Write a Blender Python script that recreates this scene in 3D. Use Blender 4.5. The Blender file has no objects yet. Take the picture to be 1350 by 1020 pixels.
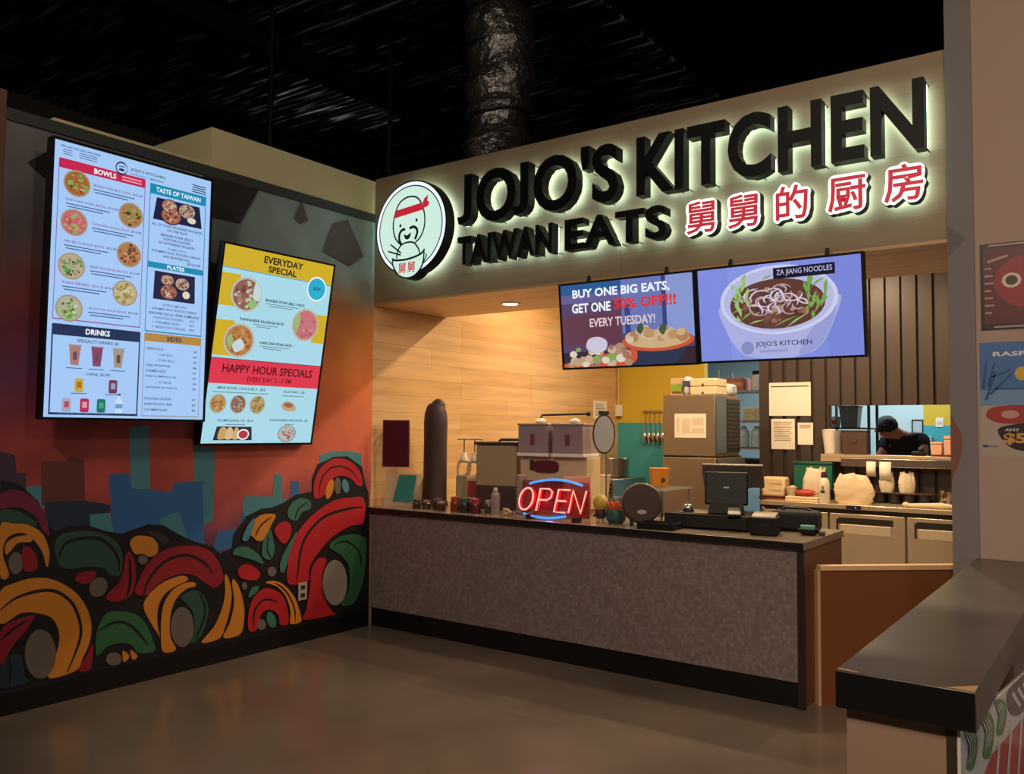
import bpy, math, random
import numpy as np
from mathutils import Vector, Matrix, geometry
random.seed(7)
PI = math.pi
SC = bpy.context.scene
COL = SC.collection

# ------------------------------------------------------------------ camera, world, light
CAM = (5.2585, -5.2390, 1.65)
YAW, PITCH, ROLL, FPX = 0.6256, 0.0506, 0.0086, 1130.33
cd = bpy.data.cameras.new('camera'); cam = bpy.data.objects.new('camera', cd); COL.objects.link(cam)
cd.sensor_fit = 'HORIZONTAL'; cd.sensor_width = 36.0; cd.lens = 36.0 * FPX / 1350.0; cd.clip_start = 0.05; cd.clip_end = 100
fw = Vector((-math.sin(YAW) * math.cos(PITCH), math.cos(YAW) * math.cos(PITCH), math.sin(PITCH)))
rt = Vector((math.cos(YAW), math.sin(YAW), 0)); up = rt.cross(fw)
r2 = rt * math.cos(ROLL) + up * math.sin(ROLL); u2 = -rt * math.sin(ROLL) + up * math.cos(ROLL)
cam.matrix_world = Matrix(((r2.x, u2.x, -fw.x, CAM[0]), (r2.y, u2.y, -fw.y, CAM[1]), (r2.z, u2.z, -fw.z, CAM[2]), (0, 0, 0, 1)))
SC.camera = cam
vs = SC.view_settings
vs.view_transform = 'Standard'; vs.look = 'None'; vs.gamma = 1.0; vs.use_curve_mapping = False; vs.exposure = 0.0
W = bpy.data.worlds.new('world'); SC.world = W; W.use_nodes = True
W.node_tree.nodes['Background'].inputs[0].default_value = (1.0, 0.72, 0.5, 1)
W.node_tree.nodes['Background'].inputs[1].default_value = 0.004
try:
    SC.cycles.use_denoising = True; SC.cycles.max_bounces = 8; SC.cycles.diffuse_bounces = 6; SC.cycles.sample_clamp_indirect = 10.0
except Exception:
    pass

def area_lamp(name, loc, target, size, power, color, spread=PI):
    l = bpy.data.lights.new(name, 'AREA'); l.shape = 'DISK'; l.size = size; l.energy = power; l.color = color; l.spread = spread
    o = bpy.data.objects.new(name, l); COL.objects.link(o); o.location = loc
    o.rotation_euler = (Vector(target) - Vector(loc)).to_track_quat('-Z', 'Y').to_euler()
    return o
# hall lamps hanging over the seating area, followed by added fill lights
area_lamp('hall_light', (6.2, -3.0, 5.2), (3.6, -0.6, 0.2), 0.5, 44, (1.0, 0.78, 0.58))
area_lamp('hall_light', (3.0, -6.5, 5.2), (0.6, -1.0, 1.2), 0.6, 80, (1.0, 0.84, 0.70))
area_lamp('hall_light', (5.6, -6.8, 4.6), (4.8, -1.4, 0.9), 0.5, 30, (1.0, 0.78, 0.62), 1.3)  # added near the camera to brighten the half wall and pillar
area_lamp('cool_side_fill', (7.4, -2.2, 1.3), (4.9, -2.2, 0.7), 0.8, 9, (0.65, 0.82, 1.0))  # added cool light from the right for a bluish sheen; no fridge built
area_lamp('deck_fill', (-3.2, 3.4, 4.2), (-3.4, 2.5, 6.0), 0.2, 3.6, (0.88, 0.95, 1.0), 1.1)  # added uplight, hidden behind the walls to brighten the roof deck
# lamps in the ceiling of the stall and of the kitchen behind it, plus one added soffit fill
for lx in (0.9, 2.3, 3.7):
    area_lamp('stall_lamp', (lx, 2.0, 3.42), (lx, 2.0, 0), 0.10, 40, (1.0, 0.75, 0.47))
area_lamp('stall_lamp', (2.9, 3.0, 3.42), (3.0, 3.4, 0), 0.3, 48, (1.0, 0.76, 0.48))
area_lamp('soffit_fill', (2.9, 0.55, 2.70), (2.9, 0.5, 0), 0.12, 12, (1.0, 0.76, 0.48))  # added fill, hidden behind the screens to brighten the counter items
area_lamp('kitchen_lamp', (2.2, 5.4, 2.95), (2.2, 5.5, 0), 0.8, 40, (0.86, 0.95, 1.0))
area_lamp('kitchen_lamp', (3.2, 6.0, 2.95), (3.2, 6.1, 0), 0.8, 30, (0.86, 0.95, 1.0))

# ------------------------------------------------------------------ helpers
def srgb(h):
    h = h.lstrip('#'); v = [int(h[i:i + 2], 16) / 255 for i in (0, 2, 4)]
    return tuple(c / 12.92 if c <= 0.04045 else ((c + 0.055) / 1.055) ** 2.4 for c in v)

MATS = {}
def M(name, color=None, rough=0.5, metal=0.0, emit=0.0, spec=0.5, noise=0.0, nscale=8.0, bump=0.0, trans=0.0, alpha=1.0, coat=0.0, ecol=None, stretch=(1, 1, 1)):
    """A procedural material; the first call defines it."""
    if name in MATS: return MATS[name]
    c = srgb(color) if isinstance(color, str) else color
    m = bpy.data.materials.new(name); m.use_nodes = True; MATS[name] = m
    nt = m.node_tree; b = nt.nodes['Principled BSDF']
    b.inputs['Base Color'].default_value = (*c, 1); b.inputs['Roughness'].default_value = rough
    b.inputs['Metallic'].default_value = metal; b.inputs['Specular IOR Level'].default_value = spec
    b.inputs['Transmission Weight'].default_value = trans; b.inputs['Alpha'].default_value = alpha
    b.inputs['Coat Weight'].default_value = coat
    if emit:
        e = c if ecol is None else srgb(ecol)
        b.inputs['Emission Color'].default_value = (*e, 1); b.inputs['Emission Strength'].default_value = emit
        if ecol is None: b.inputs['Base Color'].default_value = (0.01, 0.01, 0.01, 1)
    if noise or bump:
        tc = nt.nodes.new('ShaderNodeTexCoord'); mp = nt.nodes.new('ShaderNodeMapping'); mp.inputs['Scale'].default_value = stretch
        nz = nt.nodes.new('ShaderNodeTexNoise'); nz.inputs['Scale'].default_value = nscale; nz.inputs['Detail'].default_value = 5
        nt.links.new(tc.outputs['Object'], mp.inputs['Vector']); nt.links.new(mp.outputs[0], nz.inputs['Vector'])
        if noise:
            mx = nt.nodes.new('ShaderNodeMix'); mx.data_type = 'RGBA'
            mx.inputs[6].default_value = (*[max(0, x * (1 - noise)) for x in c], 1); mx.inputs[7].default_value = (*[min(1, x * (1 + noise)) for x in c], 1)
            nt.links.new(nz.outputs['Fac'], mx.inputs[0]); nt.links.new(mx.outputs[2], b.inputs['Base Color'])
        if bump:
            bp = nt.nodes.new('ShaderNodeBump'); bp.inputs['Strength'].default_value = bump; bp.inputs['Distance'].default_value = 0.02
            nt.links.new(nz.outputs['Fac'], bp.inputs['Height']); nt.links.new(bp.outputs[0], b.inputs['Normal'])
    return m

class B:
    """Collects faces and links them as ONE mesh object."""
    def __init__(s): s.v = []; s.f = []; s.m = []; s.mats = []
    def mi(s, mat):
        if mat not in s.mats: s.mats.append(mat)
        return s.mats.index(mat)
    def add(s, vs, fs, mat, T=None):
        o = len(s.v); i = s.mi(mat)
        s.v += [tuple(T @ Vector(p)) if T is not None else tuple(p) for p in vs]
        s.f += [tuple(o + k for k in f) for f in fs]; s.m += [i] * len(fs); return s
    def box(s, x0, x1, y0, y1, z0, z1, mat, T=None):
        vs = [(x, y, z) for z in (z0, z1) for y in (y0, y1) for x in (x0, x1)]
        return s.add(vs, [(0, 2, 3, 1), (4, 5, 7, 6), (0, 1, 5, 4), (2, 6, 7, 3), (0, 4, 6, 2), (1, 3, 7, 5)], mat, T)
    def lathe(s, prof, mat, n=24, T=None, sx=1, sy=1, caps=True):
        vs = []; fs = []
        for r, z in prof:
            for k in range(n): vs.append((r * sx * math.cos(2 * PI * k / n), r * sy * math.sin(2 * PI * k / n), z))
        for a in range(len(prof) - 1):
            for k in range(n):
                q = (k + 1) % n; fs.append((a * n + k, a * n + q, a * n + n + q, a * n + n + k))
        if caps:
            fs.append(tuple(range(n - 1, -1, -1))); fs.append(tuple((len(prof) - 1) * n + k for k in range(n)))
        return s.add(vs, fs, mat, T)
    def tube(s, pts, r, mat, n=8, T=None, closed=False):
        pts = [Vector(p) for p in pts]; N = len(pts); vs = []; fs = []; ref = None
        rr = r if isinstance(r, (list, tuple)) else [r] * N
        for i, p in enumerate(pts):
            if closed: d = pts[(i + 1) % N] - pts[i - 1]
            else: d = pts[min(i + 1, N - 1)] - pts[max(i - 1, 0)]
            d = d.normalized() if d.length > 1e-9 else Vector((0, 0, 1))
            if ref is None: ref = Vector((0, 0, 1)) if abs(d.z) < 0.9 else Vector((1, 0, 0))
            a = (ref - d * ref.dot(d)).normalized(); b = d.cross(a); ref = a
            for k in range(n):
                t = 2 * PI * k / n; vs.append(p + (a * math.cos(t) + b * math.sin(t)) * rr[i])
        for i in range(N if closed else N - 1):
            j = (i + 1) % N
            for k in range(n):
                q = (k + 1) % n; fs.append((i * n + k, i * n + q, j * n + q, j * n + k))
        if not closed: fs.append(tuple(range(n - 1, -1, -1))); fs.append(tuple((N - 1) * n + k for k in range(n)))
        return s.add(vs, fs, mat, T)
    def prism(s, poly, d0, d1, mat, F):
        """outline poly (u,v) extruded from depth d0 to d1; F(u,v,d) -> point"""
        n = len(poly); tri = geometry.tessellate_polygon([[Vector((u, v, 0)) for u, v in poly]])
        vs = [F(u, v, d0) for u, v in poly] + [F(u, v, d1) for u, v in poly]
        fs = [tuple(t) for t in tri] + [tuple(n + k for k in reversed(t)) for t in tri]
        fs += [(k, (k + 1) % n, n + (k + 1) % n, n + k) for k in range(n)]
        return s.add(vs, fs, mat)
    def flat(s, poly, d, mat, F):
        tri = geometry.tessellate_polygon([[Vector((u, v, 0)) for u, v in poly]])
        return s.add([F(u, v, d) for u, v in poly], [tuple(t) for t in tri], mat)
    def blob(s, c, r, mat, n=10, jit=0.0, T=None):
        vs = []; fs = []; m = n
        for i in range(n + 1):
            th = PI * i / n
            for k in range(m * 2):
                a = PI * k / m; j = 1 + (random.uniform(-jit, jit) if 0 < i < n else 0)
                vs.append((c[0] + r[0] * j * math.sin(th) * math.cos(a), c[1] + r[1] * j * math.sin(th) * math.sin(a), c[2] + r[2] * j * math.cos(th)))
        w = m * 2
        for i in range(n):
            for k in range(w):
                q = (k + 1) % w; fs.append((i * w + k, i * w + w + k, i * w + w + q, i * w + q))
        return s.add(vs, fs, mat, T)
    def build(s, name, parent=None, bevel=0.0, smooth=True, loc=None, rot=None, angle=40):
        me = bpy.data.meshes.new(name); me.from_pydata(s.v, [], s.f); me.update()
        for m in s.mats: me.materials.append(m)
        me.polygons.foreach_set('material_index', s.m)
        if smooth:
            me.polygons.foreach_set('use_smooth', [True] * len(s.f))
            try: me.set_sharp_from_angle(angle=math.radians(angle))
            except Exception: pass
        o = bpy.data.objects.new(name, me); COL.objects.link(o)
        if parent is not None: o.parent = parent
        if loc: o.location = loc
        if rot: o.rotation_euler = rot
        if bevel:
            md = o.modifiers.new('bevel', 'BEVEL'); md.width = bevel; md.segments = 2; md.limit_method = 'ANGLE'; md.angle_limit = math.radians(50)
        return o

def tag(o, label, cat, group=None, kind=None):
    o['label'] = label; o['category'] = cat
    if group: o['group'] = group
    if kind: o['kind'] = kind
    return o
def thing(name, label, cat, loc=(0, 0, 0), rz=0.0, rx=0.0, group=None):
    o = bpy.data.objects.new(name, None); COL.objects.link(o); o.empty_display_size = 0.1
    o.location = loc; o.rotation_euler = (rx, 0, rz); return tag(o, label, cat, group)
def struct(b, name, **k):
    o = b.build(name, **k); o['kind'] = 'structure'; return o
def copy_thing(root, loc, label, rz=None):
    r = root.copy(); COL.objects.link(r); r.location = loc; r['label'] = label
    if rz is not None: r.rotation_euler[2] = rz
    for ch in list(root.children):
        c = ch.copy(); COL.objects.link(c); c.parent = r
        for g in ch.children:
            d = g.copy(); COL.objects.link(d); d.parent = c
    return r
def Rz(a, x=0, y=0, z=0): return Matrix.Translation((x, y, z)) @ Matrix.Rotation(a, 4, 'Z')
def TR(x, y, z, rx=0, ry=0, rz=0): return Matrix.Translation((x, y, z)) @ Matrix.Rotation(rz, 4, 'Z') @ Matrix.Rotation(ry, 4, 'Y') @ Matrix.Rotation(rx, 4, 'X')
def smooth_loop(p, n=5, closed=True):
    out = []; N = len(p)
    for i in range(N if closed else N - 1):
        if closed: a, b, c, d = p[i - 1], p[i], p[(i + 1) % N], p[(i + 2) % N]
        else: a, b, c, d = p[max(i - 1, 0)], p[i], p[i + 1], p[min(i + 2, N - 1)]
        for k in range(n):
            t = k / n
            out.append(tuple(0.5 * (2 * b[j] + (c[j] - a[j]) * t + (2 * a[j] - 5 * b[j] + 4 * c[j] - d[j]) * t * t + (3 * b[j] - a[j] - 3 * c[j] + d[j]) * t ** 3) for j in range(2)))
    if not closed: out.append(tuple(p[-1]))
    return out
def ribbon(line, w):
    L = []; R_ = []; N = len(line)
    for i in range(N):
        a = line[max(i - 1, 0)]; b = line[min(i + 1, N - 1)]; dx, dy = b[0] - a[0], b[1] - a[1]; l = math.hypot(dx, dy) or 1
        h = w / 2 * min(1, 0.35 + 1.6 * min(i, N - 1 - i) / N * 2)
        L.append((line[i][0] - dy / l * h, line[i][1] + dx / l * h)); R_.append((line[i][0] + dy / l * h, line[i][1] - dx / l * h))
    return L, R_
def circle(cx, cy, rx, ry=None, n=24):
    ry = rx if ry is None else ry
    return [(cx + rx * math.cos(2 * PI * k / n), cy + ry * math.sin(2 * PI * k / n)) for k in range(n)]

_tx = {}
def glyphs(body, offset=0.0, extrude=0.0, res=3):
    k = (body, offset, extrude, res)
    if k in _tx: return _tx[k]
    c = bpy.data.curves.new('t', 'FONT'); c.body = body; c.resolution_u = res; c.offset = offset; c.extrude = extrude
    o = bpy.data.objects.new('t', c); COL.objects.link(o); me = bpy.data.meshes.new_from_object(o)
    vs = [tuple(v.co) for v in me.vertices]; fs = [tuple(p.vertices) for p in me.polygons]
    bpy.data.objects.remove(o); bpy.data.curves.remove(c); bpy.data.meshes.remove(me)
    _tx[k] = (vs, fs); return _tx[k]
def text(b, body, x0, x1, y0, y1, d, mat, F, offset=0.012, res=2):
    """text fitted into the box x0..x1, y0..y1 of the sheet F"""
    vs, fs = glyphs(body, offset, 0.0, res)
    if not vs: return
    ax = min(v[0] for v in vs); bx = max(v[0] for v in vs); ay = min(v[1] for v in vs); by = max(v[1] for v in vs)
    b.add([F(x0 + (v[0] - ax) / (bx - ax) * (x1 - x0), y0 + (v[1] - ay) / (by - ay) * (y1 - y0), d) for v in vs], fs, mat)
def islands(vs, fs):
    par = list(range(len(vs)))
    def find(a):
        while par[a] != a: par[a] = par[par[a]]; a = par[a]
        return a
    seen = {}
    for i, v in enumerate(vs):
        k = tuple(round(c, 4) for c in v)
        if k in seen: par[find(i)] = find(seen[k])
        else: seen[k] = i
    for f in fs:
        for k in f[1:]: par[find(f[0])] = find(k)
    g = {}
    for f in fs: g.setdefault(find(f[0]), []).append(f)
    out = []
    for L in g.values():
        ids = sorted({k for f in L for k in f}); mp = {k: i for i, k in enumerate(ids)}
        out.append(([vs[k] for k in ids], [tuple(mp[k] for k in f) for f in L]))
    out.sort(key=lambda t: min(v[0] for v in t[0])); return out

# shared materials
blackpl = M('black_plastic', '#101010', 0.5, spec=0.3)
darkmet = M('dark_metal', '#2a2826', 0.45, 0.6)
steel = M('brushed_steel', '#b9b2a6', 0.28, 1.0, noise=0.08, nscale=30, stretch=(1, 1, 12))
chrome = M('chrome', '#d8d4cc', 0.12, 1.0)
whitepl = M('white_plastic', '#e6dfd2', 0.45)
paper = M('paper', '#efe4d0', 0.8)
ink = M('ink', '#3a3230', 0.8)
glass = M('clear_glass', '#ffffff', 0.03, alpha=0.12, spec=0.6)
# ------------------------------------------------------------------ node materials for the setting
def nodes(m): return m.node_tree, m.node_tree.nodes, m.node_tree.links, m.node_tree.nodes['Principled BSDF']
def ramp(nt, stops):
    r = nt.nodes.new('ShaderNodeValToRGB'); e = r.color_ramp.elements
    while len(e) < len(stops): e.new(0.5)
    for k, (p, c) in enumerate(stops): e[k].position = p; e[k].color = (*srgb(c), 1)
    return r
def swizzle(nt, order, scale=(1, 1, 1)):
    tc = nt.nodes.new('ShaderNodeTexCoord'); s = nt.nodes.new('ShaderNodeSeparateXYZ'); c = nt.nodes.new('ShaderNodeCombineXYZ'); mp = nt.nodes.new('ShaderNodeMapping')
    nt.links.new(tc.outputs['Object'], s.inputs[0])
    for i, a in enumerate(order): nt.links.new(s.outputs['XYZ'.index(a)], c.inputs[i])
    mp.inputs['Scale'].default_value = scale; nt.links.new(c.outputs[0], mp.inputs['Vector']); return mp.outputs[0]
def planks(name, order, c1, c2, cm, w=1.2, h=0.15, rough=0.4, grain=0.5):
    m = M(name, c1, rough); nt, N, L, b = nodes(m)
    v = swizzle(nt, order); br = N.new('ShaderNodeTexBrick'); L.new(v, br.inputs['Vector'])
    br.inputs['Color1'].default_value = (*srgb(c1), 1); br.inputs['Color2'].default_value = (*srgb(c2), 1); br.inputs['Mortar'].default_value = (*srgb(cm), 1)
    br.inputs['Scale'].default_value = 1; br.inputs['Mortar Size'].default_value = 0.0015; br.inputs['Brick Width'].default_value = w; br.inputs['Row Height'].default_value = h; br.offset_frequency = 3; br.offset = 0.37
    v2 = swizzle(nt, order, (0.5, 5, 1)); nz = N.new('ShaderNodeTexNoise'); nz.inputs['Scale'].default_value = 2.0; nz.inputs['Detail'].default_value = 6; L.new(v2, nz.inputs['Vector'])
    r = ramp(nt, [(0.3, '#c4b8ac'), (0.6, '#ffffff')]); L.new(nz.outputs['Fac'], r.inputs[0])
    mx = N.new('ShaderNodeMix'); mx.data_type = 'RGBA'; mx.blend_type = 'MULTIPLY'; mx.inputs[0].default_value = grain
    L.new(br.outputs['Color'], mx.inputs[6]); L.new(r.outputs[0], mx.inputs[7]); L.new(mx.outputs[2], b.inputs['Base Color']); return m
wood = planks('maple_planks', 'YZX', '#deb47e', '#d4a66c', '#ae8450')
wood_s = planks('maple_planks_soffit', 'XYZ', '#f0d0a4', '#eac692', '#b48c5a')
fascia_m = planks('fascia_planks', 'XZY', '#927a5e', '#8a7356', '#766046', h=0.36, w=2.4, rough=0.6, grain=0.35)

mural_m = M('mural_spray', '#a04030', 0.6); nt, N, L, b_ = nodes(mural_m)
tc = N.new('ShaderNodeTexCoord'); sp = N.new('ShaderNodeSeparateXYZ'); L.new(tc.outputs['Object'], sp.inputs[0])
nz = N.new('ShaderNodeTexNoise'); nz.inputs['Scale'].default_value = 1.1; nz.inputs['Detail'].default_value = 3; L.new(tc.outputs['Object'], nz.inputs['Vector'])
def mth(op, a, b2):
    n = N.new('ShaderNodeMath'); n.operation = op
    for i, x in enumerate((a, b2)):
        if isinstance(x, (int, float)): n.inputs[i].default_value = x
        else: L.new(x, n.inputs[i])
    return n.outputs[0]
h = mth('DIVIDE', mth('ADD', sp.outputs['Z'], mth('MULTIPLY', mth('SUBTRACT', nz.outputs['Fac'], 0.5), 0.7)), 3.6)
r1 = ramp(nt, [(0.0, '#3a2c44'), (0.24, '#74405a'), (0.36, '#d86656'), (0.48, '#dc6c48'), (0.60, '#e47a30'), (0.70, '#d8843a'), (0.77, '#a0907a'), (0.84, '#98aaa6'), (1.0, '#8c9c9a')])
r2 = ramp(nt, [(0.0, '#241f36'), (0.22, '#4a2a4a'), (0.36, '#b84c44'), (0.46, '#a84444'), (0.56, '#6a3858'), (0.68, '#7a3230'), (0.80, '#5a5254'), (0.88, '#6a6866'), (1.0, '#6c6a68')])
L.new(h, r1.inputs[0]); L.new(h, r2.inputs[0])
k = N.new('ShaderNodeMapRange'); k.inputs['From Min'].default_value = -2.3; k.inputs['From Max'].default_value = -1.0; L.new(sp.outputs['Y'], k.inputs['Value'])
nz2 = N.new('ShaderNodeTexNoise'); nz2.inputs['Scale'].default_value = 2.3; nz2.inputs['Detail'].default_value = 2; L.new(tc.outputs['Object'], nz2.inputs['Vector'])
mx = N.new('ShaderNodeMix'); mx.data_type = 'RGBA'; L.new(k.outputs[0], mx.inputs[0]); L.new(r2.outputs[0], mx.inputs[6]); L.new(r1.outputs[0], mx.inputs[7])
mx2 = N.new('ShaderNodeMix'); mx2.data_type = 'RGBA'; mx2.blend_type = 'OVERLAY'; mx2.inputs[0].default_value = 0.6
L.new(mx.outputs[2], mx2.inputs[6]); L.new(nz2.outputs['Fac'], mx2.inputs[7]); L.new(mx2.outputs[2], b_.inputs['Base Color'])

floor_m = M('polished_concrete', '#8a7660', 0.3); nt, N, L, b_ = nodes(floor_m)
tc = N.new('ShaderNodeTexCoord'); nz = N.new('ShaderNodeTexNoise'); nz.inputs['Scale'].default_value = 0.9; nz.inputs['Detail'].default_value = 8; L.new(tc.outputs['Object'], nz.inputs['Vector'])
r = ramp(nt, [(0.3, '#5f5348'), (0.5, '#6e6154'), (0.75, '#7c6c5c')]); L.new(nz.outputs['Fac'], r.inputs[0]); L.new(r.outputs[0], b_.inputs['Base Color'])
rr = N.new('ShaderNodeMapRange'); rr.inputs['To Min'].default_value = 0.10; rr.inputs['To Max'].default_value = 0.30; L.new(nz.outputs['Fac'], rr.inputs['Value']); L.new(rr.outputs[0], b_.inputs['Roughness'])

tile_m = M('hex_mosaic', '#8a7a72', 0.45); nt, N, L, b_ = nodes(tile_m)
v = swizzle(nt, 'XZY'); vo = N.new('ShaderNodeTexVoronoi'); vo.voronoi_dimensions = '2D'; vo.inputs['Scale'].default_value = 42; vo.inputs['Randomness'].default_value = 0.35; L.new(v, vo.inputs['Vector'])
vo2 = N.new('ShaderNodeTexVoronoi'); vo2.voronoi_dimensions = '2D'; vo2.feature = 'DISTANCE_TO_EDGE'; vo2.inputs['Scale'].default_value = 42; vo2.inputs['Randomness'].default_value = 0.35; L.new(v, vo2.inputs['Vector'])
sx = N.new('ShaderNodeSeparateColor'); L.new(vo.outputs['Color'], sx.inputs[0])
r = ramp(nt, [(0.0, '#74645f'), (0.5, '#7e6d68'), (1.0, '#8a7b75')]); L.new(sx.outputs[0], r.inputs[0])
g = N.new('ShaderNodeMapRange'); g.inputs['From Max'].default_value = 0.06; g.clamp = True; L.new(vo2.outputs['Distance'], g.inputs['Value'])
mx = N.new('ShaderNodeMix'); mx.data_type = 'RGBA'; mx.inputs[6].default_value = (*srgb('#6e605b'), 1); L.new(g.outputs[0], mx.inputs[0]); L.new(r.outputs[0], mx.inputs[7]); L.new(mx.outputs[2], b_.inputs['Base Color'])
bp = N.new('ShaderNodeBump'); bp.inputs['Strength'].default_value = 0.4; bp.inputs['Distance'].default_value = 0.004; L.new(g.outputs[0], bp.inputs['Height']); L.new(bp.outputs[0], b_.inputs['Normal'])

band_m = M('yellow_teal_paint', '#d8b23c', 0.5); nt, N, L, b_ = nodes(band_m)
tc = N.new('ShaderNodeTexCoord'); sp = N.new('ShaderNodeSeparateXYZ'); L.new(tc.outputs['Object'], sp.inputs[0])
cmp = N.new('ShaderNodeMath'); cmp.operation = 'GREATER_THAN'; cmp.inputs[1].default_value = 1.76; L.new(sp.outputs['Z'], cmp.inputs[0])
mx = N.new('ShaderNodeMix'); mx.data_type = 'RGBA'; mx.inputs[6].default_value = (*srgb('#3fa0a8'), 1); mx.inputs[7].default_value = (*srgb('#cfae34'), 1)
L.new(cmp.outputs[0], mx.inputs[0]); L.new(mx.outputs[2], b_.inputs['Base Color'])

foil = M('foil', '#8a8683', 0.3, 0.9, noise=0.5, nscale=13, bump=1.6)
ply_y = M('pale_drywall', '#d8cc9a', 0.7, noise=0.08, nscale=3)
drywall = M('tan_wall', '#a58d7c', 0.7, noise=0.05, nscale=2)
greywall = M('grey_wall', '#77706d', 0.7, noise=0.06, nscale=3)
browncol = M('brown_column', '#6a4a3c', 0.6)
blackbase = M('black_base', '#0d0d0e', 0.4)
brownpan = M('brown_panel', '#7c4a28', 0.45, noise=0.1, nscale=3)
corr_m = M('dark_brown_metal', '#483c36', 0.42, 0.2)
ceil_m = M('black_ceiling', '#0e0e10', 0.9)
deck_m = M('deck_metal_glints', '#7a8488', 0.4, 0.6); nt, N, L, b_ = nodes(deck_m)
v = swizzle(nt, 'XYZ', (0.9, 7.0, 1)); nz = N.new('ShaderNodeTexNoise'); nz.inputs['Scale'].default_value = 1.6; nz.inputs['Detail'].default_value = 4; L.new(v, nz.inputs['Vector'])
r = ramp(nt, [(0.50, '#0c0d0e'), (0.56, '#4a4e4e'), (0.66, '#c8cccc')]); L.new(nz.outputs['Fac'], r.inputs[0]); L.new(r.outputs[0], b_.inputs['Base Color'])  # black-to-bright streaks paint broken glints into the deck colour
kwall = M('kitchen_wall', '#b9d3d8', 0.5)
concrete_dark = M('kitchen_floor', '#5a4a40', 0.5)

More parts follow.
